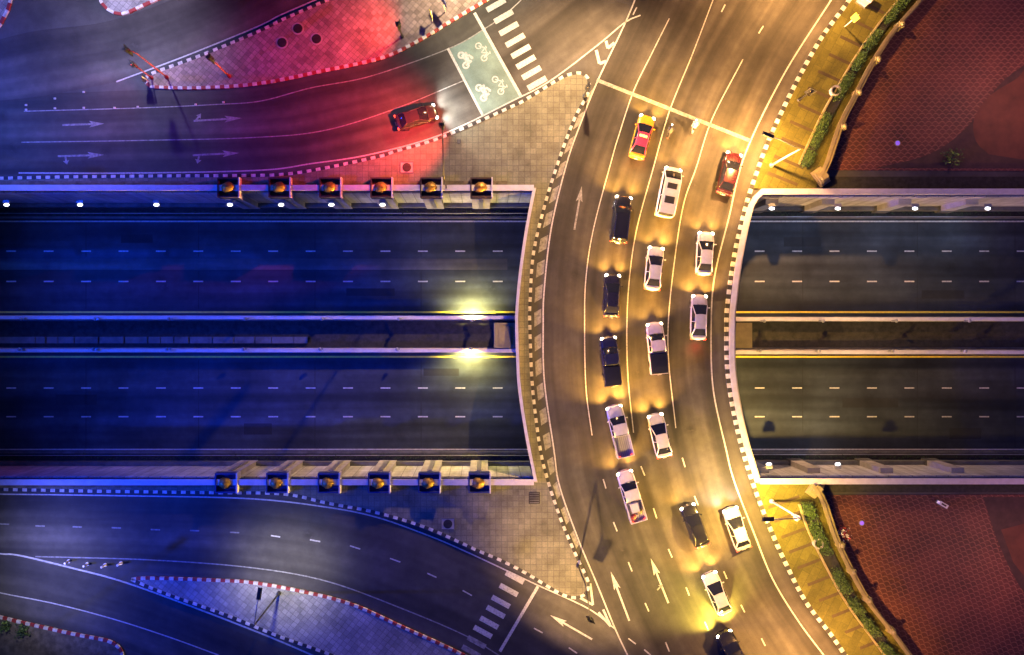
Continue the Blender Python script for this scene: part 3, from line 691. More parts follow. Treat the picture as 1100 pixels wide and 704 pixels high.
def ring_planter(x, y, label):
    o = empty('round_planter', W(x, y, .15)); tag(o, label, 'planter'); mb = MB(); n = 20; vs = []
    for k in range(n):
        a = 2*math.pi*k/n; cs, sn = math.cos(a), math.sin(a); vs += [(cs*.5,sn*.5,0),(cs*.55,sn*.55,.55),(cs*.42,sn*.42,.55),(cs*.4,sn*.4,.3)]
    mb.add(vs, [(4*k+j, 4*((k+1)%n)+j, 4*((k+1)%n)+j+1, 4*k+j+1) for k in range(n) for j in range(3)]); mb.build('rim', M['conc'], o)
    mb = MB(); mb.cyl((0,0), .41, .1, .32); mb.build('soil', M['soil'], o)
ring_planter(895.5, 99, 'round stone planter in the upper hedge'); ring_planter(877, 583, 'round stone planter in the lower hedge'); 

# ------------------------------------------------------------------ poles, signals, signs
def street_lamp(base, top, head, h, label, col, power, mat='white_metal', lin=True, group='street lamps', cone=154, target=None):
    b = W(*base, .0); t_ = Vector((b.x, b.y, h)); hd = W(*head, h+.1) if isinstance(head, tuple) else head; o = empty('street_lamp', b); tag(o, label, 'street lamp', group)
    mb = MB(); mb.tube([(0,0,0),(0,0,h)], .12, 10, 0, .075); mb.cyl((0,0), .26, .15, .5, 12, 0, .16); mb.build('pole', M[mat], o, True)
    v = hd - b; v0 = Vector((0,0,h-.05)); mb = MB(); mb.tube([v0, v0.lerp(v, .5)+Vector((0,0,.12)), v], .05, 8); mb.build('arm', M['steel'], o, True)
    ang = math.atan2(v.y, v.x); mb = MB(); Mx = Matrix.Translation(v) @ Matrix.Rotation(ang, 4, 'Z'); mb.box(-.45,.75,-.22,.22,-.06,.10, M=Mx, tx=.08, ty=.06); mb.build('lamp_head', M['dark'] if col != COOL else M['navy'], o)
    mb = MB(); mb.box(-.3,.6,-.15,.15,-.11,-.063, M=Mx); mb.build('lens', M['em_warm'] if col != COOL else M['em_cool'], o)
    light('SPOT', v + Vector((0,0,-.2)), col, power, o, aim(W(*target) - (b+v)) if target else (0,0,0), angle=R(cone), blend=.9, linear=lin, radius=.25)
    return o
street_lamp((828,178), (856,158), (827,146), 6.8, 'tall street lamp on the yellow footway beside the upper plaza', SODIUM, P_BRIDGE, cone=163)
street_lamp((828,538), (852,554), (827,558), 6.8, 'tall street lamp on the yellow footway beside the lower plaza', (1.0,.58,.12), P_BRIDGE, cone=163)
street_lamp((300,637), (273,672), (278,640), 8.0, 'blue headed street lamp on the pale lower left island', (1.0,.93,.78), 3000, 'dark', cone=112, lin=False)
# unseen street lamps added beyond the frame to spread warm and cool light
street_lamp((938,-45), None, (900,-70), 8.5, 'added unseen lamp farther up the bridge road, beyond the upper stop line', SODIUM, P_EDGE)
street_lamp((948,780), None, (905,760), 8.5, 'added unseen lamp farther down the bridge road', SODIUM, P_EDGE)
street_lamp((640,-95), None, (640,-80), 12.5, 'tall unseen lamp added beyond the upper pedestrian crossing', (1,.58,.25), 2700, cone=112, target=(622,140))
street_lamp((505,-75), None, (495,-55), 9.0, 'unseen lamp added beyond the pale upper end of the red island', (1,.78,.45), 6500, cone=136, lin=False)
street_lamp((610,800), None, (615,785), 12.5, 'tall unseen lamp added beyond the lower pedestrian crossing', (1,.56,.18), 2100, cone=104, target=(672,545))
street_lamp((1190,40), None, (1170,60), 9.0, 'unseen lamp added beyond the dark curved border', (1,.42,.32), 230)  # unseen lamps added to redden and brighten the plazas
street_lamp((1190,650), None, (1170,630), 9.0, 'unseen lamp added beyond the lower orange apron', (1,.42,.30), 200)
street_lamp((-70,690), None, (-12,645), 9.0, 'unseen lamp added beyond the lower left corner verge', (.78,.74,1), 2600, 'dark', cone=124, lin=False)
street_lamp((30,-70), None, (90,-30), 11.0, 'unseen lamp added beyond the diagonal upper road', (.66,.62,.95), 620, 'dark', cone=128, target=(130,40))
street_lamp((-95,118), None, (-70,100), 9.0, 'unseen lamp added beyond the far left end of the slip road', (.05,.2,1), 200, 'dark', cone=140)

def added_mast(base, h, target, label, col, power, cone, blend=1.0):  # unseen mast added to throw blue light over the left side
    b = W(*base); o = empty('added_mast_light', b); tag(o, label, 'added mast light')
    mb = MB(); mb.tube([(0,0,0),(0,0,h)], .32, 12, 0, .14); mb.cyl((0,0), .7, 0, .6, 12); mb.build('mast', M['steel'], o, True)
    mb = MB(); mb.cyl((0,0), 1.1, h-.1, h+.1, 16); mb.build('head_frame', M['steel'], o)
    for k in range(6):
        a = k*math.pi/3; mb = MB(); mb.box(-.25,.25,-.2,.2,-.12,.12, M=Matrix.Translation((math.cos(a)*1.1, math.sin(a)*1.1, h-.25)) @ Matrix.Rotation(a, 4, 'Z')); mb.build('floodlight', M['dark'], o)
    light('SPOT', (0,0,h-.6), col, power, o, aim(W(*target) - (b+Vector((0,0,h-.6)))), angle=R(cone), blend=blend, linear=True, radius=.5)
added_mast((-150,352), 26, (230,352), 'unseen mast added for blue light, beyond the left end of the underpass', (.002,.05,1), 1800, 88)
added_mast((-130,640), 22, (250,560), 'unseen mast added for blue light, beyond the lower left slip road', (.002,.045,1), 3000, 64)
added_mast((-130,60), 22, (40,120), 'unseen mast added for blue light, beyond the upper left slip road', (.004,.06,1), 1500, 70)
def signal(base, h, arm, heading, label, power, col=RED, lean=None, glow='em_red', rake=-.42, cone=115):
    """post with a three-lens head; arm = (dx, dy) metres of a mast arm; heading = direction the lenses face"""
    b = W(*base, .15); o = empty('traffic_signal', b); tag(o, label, 'traffic signal', 'traffic signals')
    top = Vector((arm[0], arm[1], h)) if arm else Vector((0,0,h))
    mb = MB(); mb.tube([(0,0,0),(0,0,h)], .09, 8, 0, .06); mb.cyl((0,0), .2, 0, .2, 10); mb.build('pole', M['dark'] if not lean else M[lean], o, True)
    if arm: mb = MB(); mb.tube([(0,0,h-.1), top+Vector((0,0,-.05))], .06, 8); mb.build('mast_arm', M['dark'] if not lean else M[lean], o, True)
    d = Vector((math.cos(heading), math.sin(heading), 0)); Mx = Matrix.Translation(top) @ Matrix.Rotation(heading, 4, 'Z')
    mb = MB(); mb.box(-.16,.12,-.2,.2,-.95,.15, M=Mx); mb.box(-.05,-.02,-.38,.38,-1.1,.3, M=Mx); mb.build('signal_head', M['dark'], o)
    for k in range(3):
        mb = MB(); mb.ball(Mx @ Vector((.13,0,-.05-.34*k)), .06,.12,.12, 10, 6, M=Matrix.Rotation(heading, 3, 'Z')); mb.build('lens', M[glow] if k == 0 else M['glass'], o, True)
        mb = MB(); mb.box(.12,.34,-.13,.13,.08-.34*k,.10-.34*k, M=Mx); mb.build('visor', M['dark'], o)
    if power: light('SPOT', Mx @ Vector((.5,0,-.05)), col, power, o, aim(d + Vector((0,0,rake))), angle=R(cone), blend=1, radius=.12, linear=True)
    return o
signal((480,203), 6.2, (-.1, 5.0), R(168), 'black signal on a long mast arm reaching over the slip road by the square manhole', 2000, rake=-1.3, cone=100)
signal((432,40), 3.2, None, R(164), 'short black signal post in the middle of the upper red island', 620, rake=-.6, cone=140)
signal((628,103), 3.0, None, R(200), 'short signal post in the rounded upper tip of the left pavement', 0, glow='em_amber')
signal((858,108), 3.0, None, R(240), 'short signal post on the yellow footway beside the upper hedge', 0, glow='em_amber')
signal((621,608), 5.6, (.5, -3.6), R(250), 'signal on a mast arm over the rounded lower tip of the left pavement', 0)
signal((179,83), 6.4, (-1.0, .4), R(200), 'tall reddish signal pole on the sharp tip of the upper red island', 40, lean='kerb_r')  # red light falling on these poles is put into their colour
signal((163,84), 3.4, (-.4, .3), R(220), 'low signal at the very tip of the upper red island', 60, lean='kerb_r')
signal((246,82), 5.2, None, R(190), 'slim red lit signal pole on the upper island left of the three manholes', 0, lean='kerb_r')
def sign(base, h, kind, ang, label, mat, w=.8):
    b = W(*base, .15); o = empty('road_sign', b, ang); tag(o, label, 'sign', 'road signs')
    mb = MB(); mb.tube([(0,0,0),(0,0,h)], .05, 8); mb.build('pole', M['white_metal'], o, True)
    mb = MB()
    if kind == 'diamond': mb.add([(0.06,-w*.7,h-.5),(0.06,0,h-.5-w*.7),(0.06,w*.7,h-.5),(0.06,0,h-.5+w*.7),(0.1,-w*.7,h-.5),(0.1,0,h-.5-w*.7),(0.1,w*.7,h-.5),(0.1,0,h-.5+w*.7)], [(3,2,1,0),(4,5,6,7),(0,1,5,4),(1,2,6,5),(2,3,7,6),(3,0,4,7)])
    else: mb.box(.06,.11,-w,w,h-1.1,h)
    mb.build('sign_plate', mat, o)
    mb = MB(); mb.box(-.06,.06,-.12,.12,h-.7,h-.62); mb.build('clamp', M['steel'], o)
sign((465,24), 2.6, 'diamond', R(200), 'yellow diamond sign on the pale upper end of the red island', M['yellow_paint'], .7)
sign((478,13), 3.2, 'plate', R(215), 'navy direction sign near the red and white kerb of the upper island', M['navy'], .6)
sign((907,29), 2.8, 'plate', R(215), 'small yellow sign on a white pole beside the upper hedge', M['yellow_paint'], .35)
sign((850,553), 1.9, 'plate', R(150), 'small pale sign by the lower hedge start', M['conc_w'], .3)
sign((160,88), 1.5, 'plate', R(180), 'blue keep sign in front of the sharp island tip', M['navy'], .35)
def cabinet(px, py, w, d, h, label, rz=0, mat='conc'):
    o = empty('control_cabinet', W(px, py, .15), rz); tag(o, label, 'cabinet'); mb = MB(); mb.box(-w/2,w/2,-d/2,d/2,.08,h); mb.build('cabinet_body', M[mat], o)
    mb = MB(); mb.box(-w/2-.05,w/2+.05,-d/2-.05,d/2+.05,h+.003,h+.09); mb.build('lid', M['white_metal'], o); mb = MB(); mb.box(-w/2-.08,w/2+.08,-d/2-.08,d/2+.08,0,.077); mb.build('plinth', M['conc_d'], o)
    mb = MB(); mb.box(-w*.3,w*.3,-d*.3,d*.3,h+.093,h+.12); mb.build('vent', M['dark'], o)
cabinet(926, 2, 1.1, .8, 1.2, 'white framed control cabinet at the top of the yellow footway', R(-35))
cabinet(1010, 541, .3, .9, .5, 'thin white utility box on the lower plaza edge', R(60), 'white_metal')
# manholes
def manhole(px, py, r, square, label, s=1.5, z=.152):
    o = empty('manhole_cover', W(px, py, z)); tag(o, label, 'manhole', 'manhole covers')
    if square:
        mb = MB(); mb.box(-s/2,s/2,-s*.42,s*.42,0,.015); mb.build('surround', M['conc'], o)
        mb = MB()
        for q in ((-s/2,s/2,s*.42-.1,s*.42),(-s/2,s/2,-s*.42,-s*.42+.1),(-s/2,-s/2+.1,-s*.42+.1,s*.42-.1),(s/2-.1,s/2,-s*.42+.1,s*.42-.1)): mb.box(*q, .017, .05)
        mb.build('frame', M['conc_d'], o)
    else:
        mb = MB(); mb.cyl((0,0), r+.16, 0, .02, 24); mb.build('frame', M['conc'], o)
    mb = MB(); mb.cyl((0,0), r, .022, .045, 24)
    for k in range(-2, 3): mb.box(-r*.75, r*.75, k*r*.3-.03, k*r*.3+.03, .0455, .06)
    mb.build('lid', M['iron'], o)
manhole(303,46,.5,False,'round manhole on the upper red island, leftmost of three'); manhole(320,31,.5,False,'round manhole on the upper red island, nearest its black and white kerb'); manhole(340,42,.5,False,'round manhole on the upper red island, rightmost of three')
manhole(437,180,.48,True,'square framed manhole on the pinkish upper left pavement'); manhole(481,563,.48,True,'square framed manhole on the blue lower left pavement')
def grate(px, py, w, h, label):
    o = empty('drain_grate', W(px, py, .152)); tag(o, label, 'drain grate'); mb = MB(); mb.box(-w/2,w/2,-h/2,h/2,0,.02); mb.build('frame', M['iron'], o)
    mb = MB()
    for k in range(5): mb.box(-w*.42,w*.42,-h*.4+k*h*.2-.04,-h*.4+k*h*.2+.04,.022,.05)
    mb.build('grille', M['conc_d'], o)
grate(574,535,1.2,1.25,'square iron grate near the lower corner of the cutting'); grate(493,152,.4,.4,'small grate near the mast arm signal')
for k, (x, y) in enumerate([(28,113),(59,106),(90,99),(28,118),(59,116.5),(90,116),(123,116),(148,115),(210,112.5),(240,110)]):
    mb = MB(); q = W(x, y, .02); mb.box(-.13,.13,-.1,.1,0,.06,tx=.03,ty=.03); o = mb.build('road_stud', M['white'], loc=(q.x,q.y,.02)); tag(o, 'small white road stud on the slip road before the island tip', 'road stud', 'road studs at the slip road')
for k, (x, y) in enumerate([(74,603),(94,606),(113,607),(130,605)]):
    mb = MB(); q = W(x, y, .02); mb.cyl((0,0), .12, .06, .75, 8); mb.cyl((0,0), .2, 0, .058, 10); o = mb.build('bollard', M['white_metal'], loc=(q.x,q.y,.01)); tag(o, 'short white bollard on the gore before the pale lower island', 'bollard', 'bollards at the lower gore')
# litter and plaza spot lamp fittings
def plaza_light(x, y, label):
    o = empty('ground_light', W(x, y, .05)); tag(o, label, 'ground light'); mb = MB(); mb.cyl((0,0), .30, 0, .05, 16); mb.build('frame', M['steel'], o); mb = MB(); mb.cyl((0,0), .22, .052, .07, 16); mb.build('lens', emis('violet lamp', (.25,.12,1), .3), o)
plaza_light(964,154,'small violet round ground light on the upper plaza'); plaza_light(925.5,562,'small violet round ground light on the lower plaza')
def bush(px, py, z, r, label, mat=('leaf','leaf2'), n=160):
    o = empty('shrub', W(px, py, z)); tag(o, label, 'shrub'); mb = MB(); leaves(mb, (0,0,.1), (r*.5,r*.5,r*.5), n, .14, (0,1)); mb.build('foliage', [M[m] for m in mat], o)
    mb = MB(); mb.tube([(0,0,0),(.05,0,r*.7)], .05, 6, 0, .02); mb.build('stem', M['soil'], o)
bush(904,573,.05,.7,'pale flowering shrub on the lower plaza beside the wall',('conc_w','kerb_r'),110); bush(1020,170,.06,.9,'dark conical shrub on the upper plaza border')
bush(8,672,.15,.5,'low shrub on the corner verge, leftmost of two'); bush(26,677,.15,.6,'low shrub on the corner verge, rightmost of two')

# ------------------------------------------------------------------ vehicles
def patch(mb, a, b, c, d, bulge=(0,0,0), n=6, m=4, i=0):
    """quad patch a-b (edge) to d-c with a bulge in its middle"""
    a, b, c, d = map(Vector, (a, b, c, d)); bu = Vector(bulge); vs = []
    for j in range(m+1):
        for k in range(n+1):
            u, v = k/n, j/m; p = a.lerp(b, u).lerp(d.lerp(c, u), v); vs.append(p + bu*(1-(2*u-1)**2)*(.6+.4*(1-(2*v-1)**2)))
    return mb.add(vs, [(j*(n+1)+k, j*(n+1)+k+1, (j+1)*(n+1)+k+1, (j+1)*(n+1)+k) for j in range(m) for k in range(n)], i)
def loft(mb, st, W_, i=0):
    rings = []
    for (y, wf, zt, zb) in st:
        w = W_/2*wf
        pr = [(0,zt+.05),(w*.5,zt+.04),(w*.80,zt),(w*.95,zt-.07),(w,zt-.2),(w*1.0,(zt+zb)/2),(w*.97,zb+.08),(w*.85,zb),(0,zb)]
        rings.append([(x, y, z) for x, z in pr] + [(-x, y, z) for x, z in pr[-2:0:-1]])
    n = len(rings[0]); vs = [p for r in rings for p in r]
    fs = [(k*n+j, (k+1)*n+j, (k+1)*n+(j+1)%n, k*n+(j+1)%n) for k in range(len(rings)-1) for j in range(n)]
    fs += [tuple(range(n)), tuple((len(rings)-1)*n+j for j in range(n))[::-1]]
    return mb.add(vs, fs, i)
DARKTRIM = None
def car(kind, c, heading, col, label, L=4.6, Wd=1.8, brake=False, head=AMBER, roofcol=None, lights=1.0, z=0.004, cover=False, metal=0.0, hatch=0, group='cars queuing on the bridge', name='parked_car', cat=None, tailk=1.0, hcol='em_head'):
    p = W(c[0], c[1], z); name = {'sedan':'sedan_car','suv':'suv_car','van':'passenger_van','pickup':'pickup_truck','taxi':'taxi'}[kind]
    o = empty(name, (p.x, p.y, z+.012), -R(heading)); tag(o, label, cat or {'sedan':'car','suv':'car','van':'van','pickup':'pickup truck','taxi':'taxi'}[kind], group)
    pm = paint('car paint', col, .25, metal); rm = paint('roof paint', roofcol, .25, metal) if roofcol else pm
    hy = L/2; Hh = {'sedan':1.45,'taxi':1.45,'suv':1.72,'van':1.95,'pickup':1.72}[kind]; zb = .24; dz = {'sedan':0,'taxi':0,'suv':.16,'van':.18,'pickup':.18}[kind]
    mb = MB()
    if kind in ('sedan','taxi'):
        st = [(-1,.62,.60),(-.985,.76,.78),(-.95,.86,.90),(-.88,.94,.94),(-.72,.99,.97),(-.4,1,.93),(0,1,.92),(.34,1,.93),(.5,.99,.91),(.72,.975,.85),(.86,.92,.77),(.93,.84,.71),(.975,.72,.64),(1,.54,.54)]
        gh = dict(yr=-.83, rr=-.50, rf=.10, yf=.54)
    elif kind == 'suv':
        st = [(-1,.70,.75),(-.985,.84,.95),(-.95,.92,.99),(-.9,.98,1.0),(-.4,1,.98),(0,1,.96),(.45,1,.95),(.6,.99,.93),(.8,.97,.86),(.91,.90,.79),(.97,.78,.7),(1,.62,.6)]
        gh = dict(yr=-.97, rr=-.84, rf=.20, yf=.52)
    elif kind == 'van':
        st = [(-1,.9,.85),(-.985,.97,1.05),(-.9,1,1.08),(0,1,1.05),(.5,1,1.02),(.7,.99,.98),(.86,.94,.86),(.94,.85,.78),(.985,.72,.7),(1,.6,.62)]
        gh = dict(yr=-.985, rr=-.93, rf=.44, yf=.80)
    else:
        st = [(-.18,.99,.95),(-.1,1,.96),(.3,1,.95),(.5,.99,.93),(.75,.97,.88),(.88,.92,.81),(.95,.82,.74),(.985,.7,.66),(1,.58,.56)]
        gh = dict(yr=-.155, rr=-.08, rf=.30, yf=.56)
    loft(mb, [(y*hy, w, zt+dz, zb+dz*.4) for y, w, zt in st], Wd); mb.build('body', pm, o, True)
    if kind == 'pickup':
        y0, y1 = -hy, -.19*hy; w = Wd/2*.985; zt = .98+dz; mb = MB()
        mb.box(-w, -w+.12, y0+.08, y1, zb+.1, zt, ty=.01); mb.box(w-.12, w, y0+.08, y1, zb+.1, zt, ty=.01); mb.box(-w*.99, w*.99, y0, y0+.09, zb+.2, zt-.02)
        mb.box(-w+.122, w-.122, y0+.092, y1, zb+.1, .62+dz); mb.build('cargo_bed', pm, o)
        if cover:
            mb = MB(); mb.box(-w+.02, w-.02, y0+.04, y1-.02, zt+.003, zt+.05, tx=.03, ty=.03); patch(mb, (-w+.06,y0+.08,zt+.052), (w-.06,y0+.08,zt+.052), (w-.06,y1-.06,zt+.052), (-w+.06,y1-.06,zt+.052), (0,0,.05)); mb.build('bed_cover', M['dark'], o)
        else:
            mb = MB()
            for k in range(7): x = -w+.3+k*(2*w-.6)/6; mb.box(x-.03, x+.03, y0+.1, y1-.05, .62+dz+.003, .62+dz+.03)
            mb.build('bed_liner', M['steel'], o)
    # greenhouse
    wb = Wd/2*.93; wt = Wd/2*(.66 if kind in ('sedan','taxi') else .78 if kind in ('suv','pickup') else .86); z0 = .90+dz; z1 = Hh
    yr, rr, rf, yf = [gh[k]*hy for k in ('yr','rr','rf','yf')]
    zf = z0 + .01
    G = lambda mb, nm, mt=None: mb.build(nm, mt or M['glass'], o, True)
    mb = MB(); patch(mb, (-wb*.93,yf,zf), (wb*.93,yf,zf), (wt*.95,rf,z1-.03), (-wt*.95,rf,z1-.03), (0,.13,.02)); G(mb, 'windshield')
    mb = MB(); patch(mb, (wb*.93,yr,z0+.03), (-wb*.93,yr,z0+.03), (-wt*.95,rr,z1-.03), (wt*.95,rr,z1-.03), (0,-.08,.02)); G(mb, 'rear_window')
    for s in (-1, 1):
        mb = MB(); patch(mb, (s*wb,yr+.05,z0), (s*wb,yf-.05,z0), (s*wt,rf,z1-.05), (s*wt,rr,z1-.05), (s*.03,0,0)); G(mb, 'side_window')
    mb = MB(); patch(mb, (-wt*1.03,rr-.04,z1-.035), (wt*1.03,rr-.04,z1-.035), (wt*1.03,rf+.04,z1-.035), (-wt*1.03,rf+.04,z1-.035), (0,0,.06), 10, 10)
    for s in (-1, 1):   # pillars are of one piece with the roof
        mb.tube([(s*wb*.96,yf-.03,z0-.02),(s*wt*.99,rf,z1-.04)], .05, 6); mb.tube([(s*wb*.96,yr+.02,z0-.02),(s*wt*.99,rr,z1-.04)], .07, 6); mb.tube([(s*wt,rr,z1-.04),(s*wt,rf,z1-.04)], .045, 6)
        ym = (rr+rf)/2; mb.tube([(s*wb*1.01,ym,z0-.02),(s*wt*1.02,ym,z1-.05)], .04, 6)
    mb.build('roof', rm, o, True)
    for k in range(hatch):
        mb = MB(); yc = rf - .75 - k*1.45; mb.box(-.52,.52,yc-.3-.1*k,yc+.3+.05*k,z1+.022,z1+.055, tx=.03, ty=.03); mb.build('roof_hatch', M['dark'], o)
    if kind in ('suv',):
        for s in (-1, 1): mb = MB(); mb.tube([(s*wt*.92,rr+.1,z1+.05),(s*wt*.92,rf-.1,z1+.05)], .025, 6); mb.build('roof_rail', M['chrome'], o)
    if kind == 'taxi': mb = MB(); mb.box(-.4,.4,-.25,-.05,z1+.03,z1+.2,tx=.06,ty=.03); mb.build('roof_sign', M['em_amber'], o)
    # hood and door shut lines, wipers
    mb = MB(); zl = .985+dz
    hz = lambda y: next((z0_+(z1_-z0_)*(y-y0_)/(y1_-y0_) for (y0_,_,z0_),(y1_,_,z1_) in zip(st, st[1:]) if y0_ <= y <= y1_), .9)+dz+.052
    for s in (-1, 1): mb.tube([(s*Wd*.37, k*hy, hz(k)-.035) for k in (gh['yf']+.03, .68, .78, .86)], .012, 5)
    mb.tube([(s_*Wd*.37, .865*hy, hz(.865)-.035+.02*(1-abs(s_))) for s_ in (-1,-.5,0,.5,1)], .012, 5)
    if kind in ('sedan','taxi'): mb.tube([(s_*Wd*.38, gh['yr']*hy-.09-.06*(1-s_*s_), hz(gh['yr']-.03)-.02*abs(s_)) for s_ in (-1,-.5,0,.5,1)], .012, 5)
    mb.build('shut_lines', M['dark'], o)
    for s in (-.36, .18):
        mb = MB(); mb.tube([(s, yf+.13, zf+.03), (s+.42, yf-.02, zf+.10)], .012, 5); mb.build('wiper', M['dark'], o)
    # grille, bumpers
    mb = MB(); zz = .55+dz*.5; mb.box(-Wd*.27,Wd*.27,hy-.05,hy+.015,zz-.12,zz+.06); mb.build('grille', M['dark'], o)
    for s in (1, -1):
        mb = MB(); patch(mb, (-Wd*.44,s*(hy*.955),.30+dz*.5), (Wd*.44,s*(hy*.955),.30+dz*.5), (Wd*.43,s*(hy*.95),.54+dz*.5), (-Wd*.43,s*(hy*.95),.54+dz*.5), (0,s*hy*.075,0), 14, 3); patch(mb, (-Wd*.43,s*(hy*.95),.54+dz*.5), (Wd*.43,s*(hy*.95),.54+dz*.5), (Wd*.40,s*(hy*.90),.56+dz*.5), (-Wd*.40,s*(hy*.90),.56+dz*.5), (0,s*hy*.075,0), 14, 2); mb.build('bumper', pm if kind != 'pickup' or s > 0 else M['chrome'], o)
    mb = MB(); mb.box(-.2,.2,-hy-.09,-hy-.072,.55+dz,.68+dz); mb.build('number_plate', M['plate'], o)
    for s in (-1, 1):
        mb = MB(); mb.ball((s*(Wd/2+.10),yf-.28,z0+.06), .12,.07,.075, 8, 5); mb.box(min(s*(Wd/2-.08),s*(Wd/2+.05)),max(s*(Wd/2-.08),s*(Wd/2+.05)),yf-.31,yf-.26,z0,z0+.06); mb.build('mirror', pm, o, True)
        x = s*Wd/2*.76; zh = (.64 if kind in ('sedan','taxi') else .66)+dz
        mb = MB(); mb.ball((x,hy*.925,zh+.02), .20,.17,.10, 10, 6, M=Matrix.Rotation(-s*R(28), 3, 'Z')); mb.build('headlight', M[hcol], o, True)
        mb = MB(); zt_ = .80+dz; mb.box(min(s*Wd/2*.62,s*Wd/2*.93),max(s*Wd/2*.62,s*Wd/2*.93),-hy*.985-.04,-hy*.985+.12,zt_-.07,zt_+.06,tx=.02,ty=.02); mb.build('taillight', M['em_tail'], o)
        for yy in (hy*.62, -hy*.60):
            r = .33 if kind in ('sedan','taxi') else .38; xw = s*(Wd/2-.10)
            mb = MB(); mb.tube([(xw-s*.11,yy,r),(xw+s*.115,yy,r)], r, 18); w = mb.build('wheel', M['tyre'], o)
            mb = MB(); mb.tube([(xw+s*.10,yy,r),(xw+s*.128,yy,r)], r*.62, 12); mb.build('rim', M['chrome'], w)
        if lights > 0:
            light('SPOT', (x, hy+.12, zh), head, P_HEAD*lights, o, aim((s*.30, 1, -.26)), angle=R(122), blend=1, radius=.22, linear=True)
    if lights > 0:
        light('SPOT', (0, -hy-.2, .8+dz), RED if brake else (1,.25,.05), (130 if brake else 22)*lights*tailk, o, aim((0,-1,-.5)), angle=R(140), blend=1, radius=.3)
    return o
WHITE = (.56,.53,.53); BLACK = (.015,.015,.018)
car('taxi', (688,149), 15.5, (.80,.32,.02), 'orange and yellow taxi at the head of the queue, just below the stop line', 4.7, 1.8, roofcol=(.50,.05,.12), tailk=2)
car('van', (716,208), 11.5, WHITE, 'white van with two dark roof hatches', 5.3, 1.95, hatch=2, lights=.5)
car('sedan', (781,188), 14.5, (.05,.008,.010), 'dark red car in the outermost lane near the yellow footway', 4.6, 1.85, tailk=2)
car('suv', (665.5,237), 7, BLACK, 'black car with silver roof rails, first of the dark cars in the left lane', 5.0, 1.9)
car('sedan', (701,289), 6, WHITE, 'white car directly behind the white van', 4.65, 1.8)
car('sedan', (755,273), 3.5, WHITE, 'white car alone between the dark red car and the braking silver car', 4.6, 1.8, lights=.8)
car('sedan', (656,318), 2.5, (.02,.018,.03), 'black car with bluish roof, second in the left lane queue', 4.6, 1.75, lights=.8)
car('sedan', (748.5,341), 2, (.42,.39,.45), 'silver car with bright red brake lights on the road behind it', 4.8, 1.75, brake=True, lights=1.1)
car('pickup', (703.5,374), -6, (.58,.48,.52), 'pinkish white pickup truck with a black covered bed', 5.5, 1.85, cover=True, lights=.6)
car('pickup', (654.5,388), -6, (.02,.02,.05), 'black pickup truck with a black covered bed in the left lane', 5.3, 1.8, cover=True, lights=.7)
car('pickup', (664,462), -13.5, WHITE, 'white pickup truck with an empty ribbed bed', 5.6, 1.85, lights=1.3)
car('sedan', (707,467), -13, WHITE, 'white car beside the white pickup truck with the empty bed', 4.7, 1.8, lights=1.1)
truck = car('pickup', (676.5,531), -16.5, (.55,.50,.54), 'white pickup truck carrying a box and bags in its open bed', 5.6, 1.85, lights=.7)
car('sedan', (744.5,563), -21, BLACK, 'black car with a pale reflection on its hood, behind the bridge', 4.7, 1.8, lights=.35)
car('sedan', (768,635), -22.5, WHITE, 'white car in front of the black car with blazing headlights', 4.65, 1.8, lights=1.0)
car('suv', (785,698), -26, BLACK, 'black car with blazing yellow headlights cut by the lower edge of the photo', 5.0, 1.9, lights=1.9, head=(1,.72,.08))
# vehicles that were moving during the exposure, standing where the picture shows their lights
MV = 'moving cars'
car('sedan', (448,128), 73, (.03,.027,.027), 'dark car approaching the green cycle box on the slip road', 4.5, 1.8, head=(1,.95,.85), lights=.7, group=MV, hcol='em_cool')
car('sedan', (789,566), -19, (.50,.47,.46), 'pale car in the outermost bridge lane beside the lower footway', 4.6, 1.8, head=(1,.9,.8), lights=.3, group=MV, hcol='em_cool')
# cargo in the open pickup bed
def in_bed(dx, dy, dzz): v = Matrix.Rotation(R(16.5), 3, 'Z') @ Vector((dx, dy, 0)); return truck.location + v + Vector((0,0,dzz))
mb = MB(); mb.box(-.42,.42,-.5,.5,0,.55,tx=.03,ty=.03); mb.box(-.05,.05,-.5,.5,.553,.56); o = mb.build('cargo_box', M['conc_w'], loc=in_bed(-.05,-1.15,.84), rotz=R(16.5)); tag(o, 'white box riding in the open bed of the loaded pickup truck', 'box')
for dx, dy, m, lb in ((-.42,-2.1,'kerb_r','red bag at the tailgate corner of the loaded pickup truck'), (.4,-1.75,'cream','beige bundle beside the white box in the loaded pickup truck')):
    mb = MB(); mb.ball((0,0,.2), .28,.33,.22, 10, 6, jit=.08); mb.ball((0,.05,.42), .08,.1,.08, 8, 5); o = mb.build('cargo_bag', M[m], smooth=True, loc=in_bed(dx, dy, .83)); tag(o, lb, 'bag')

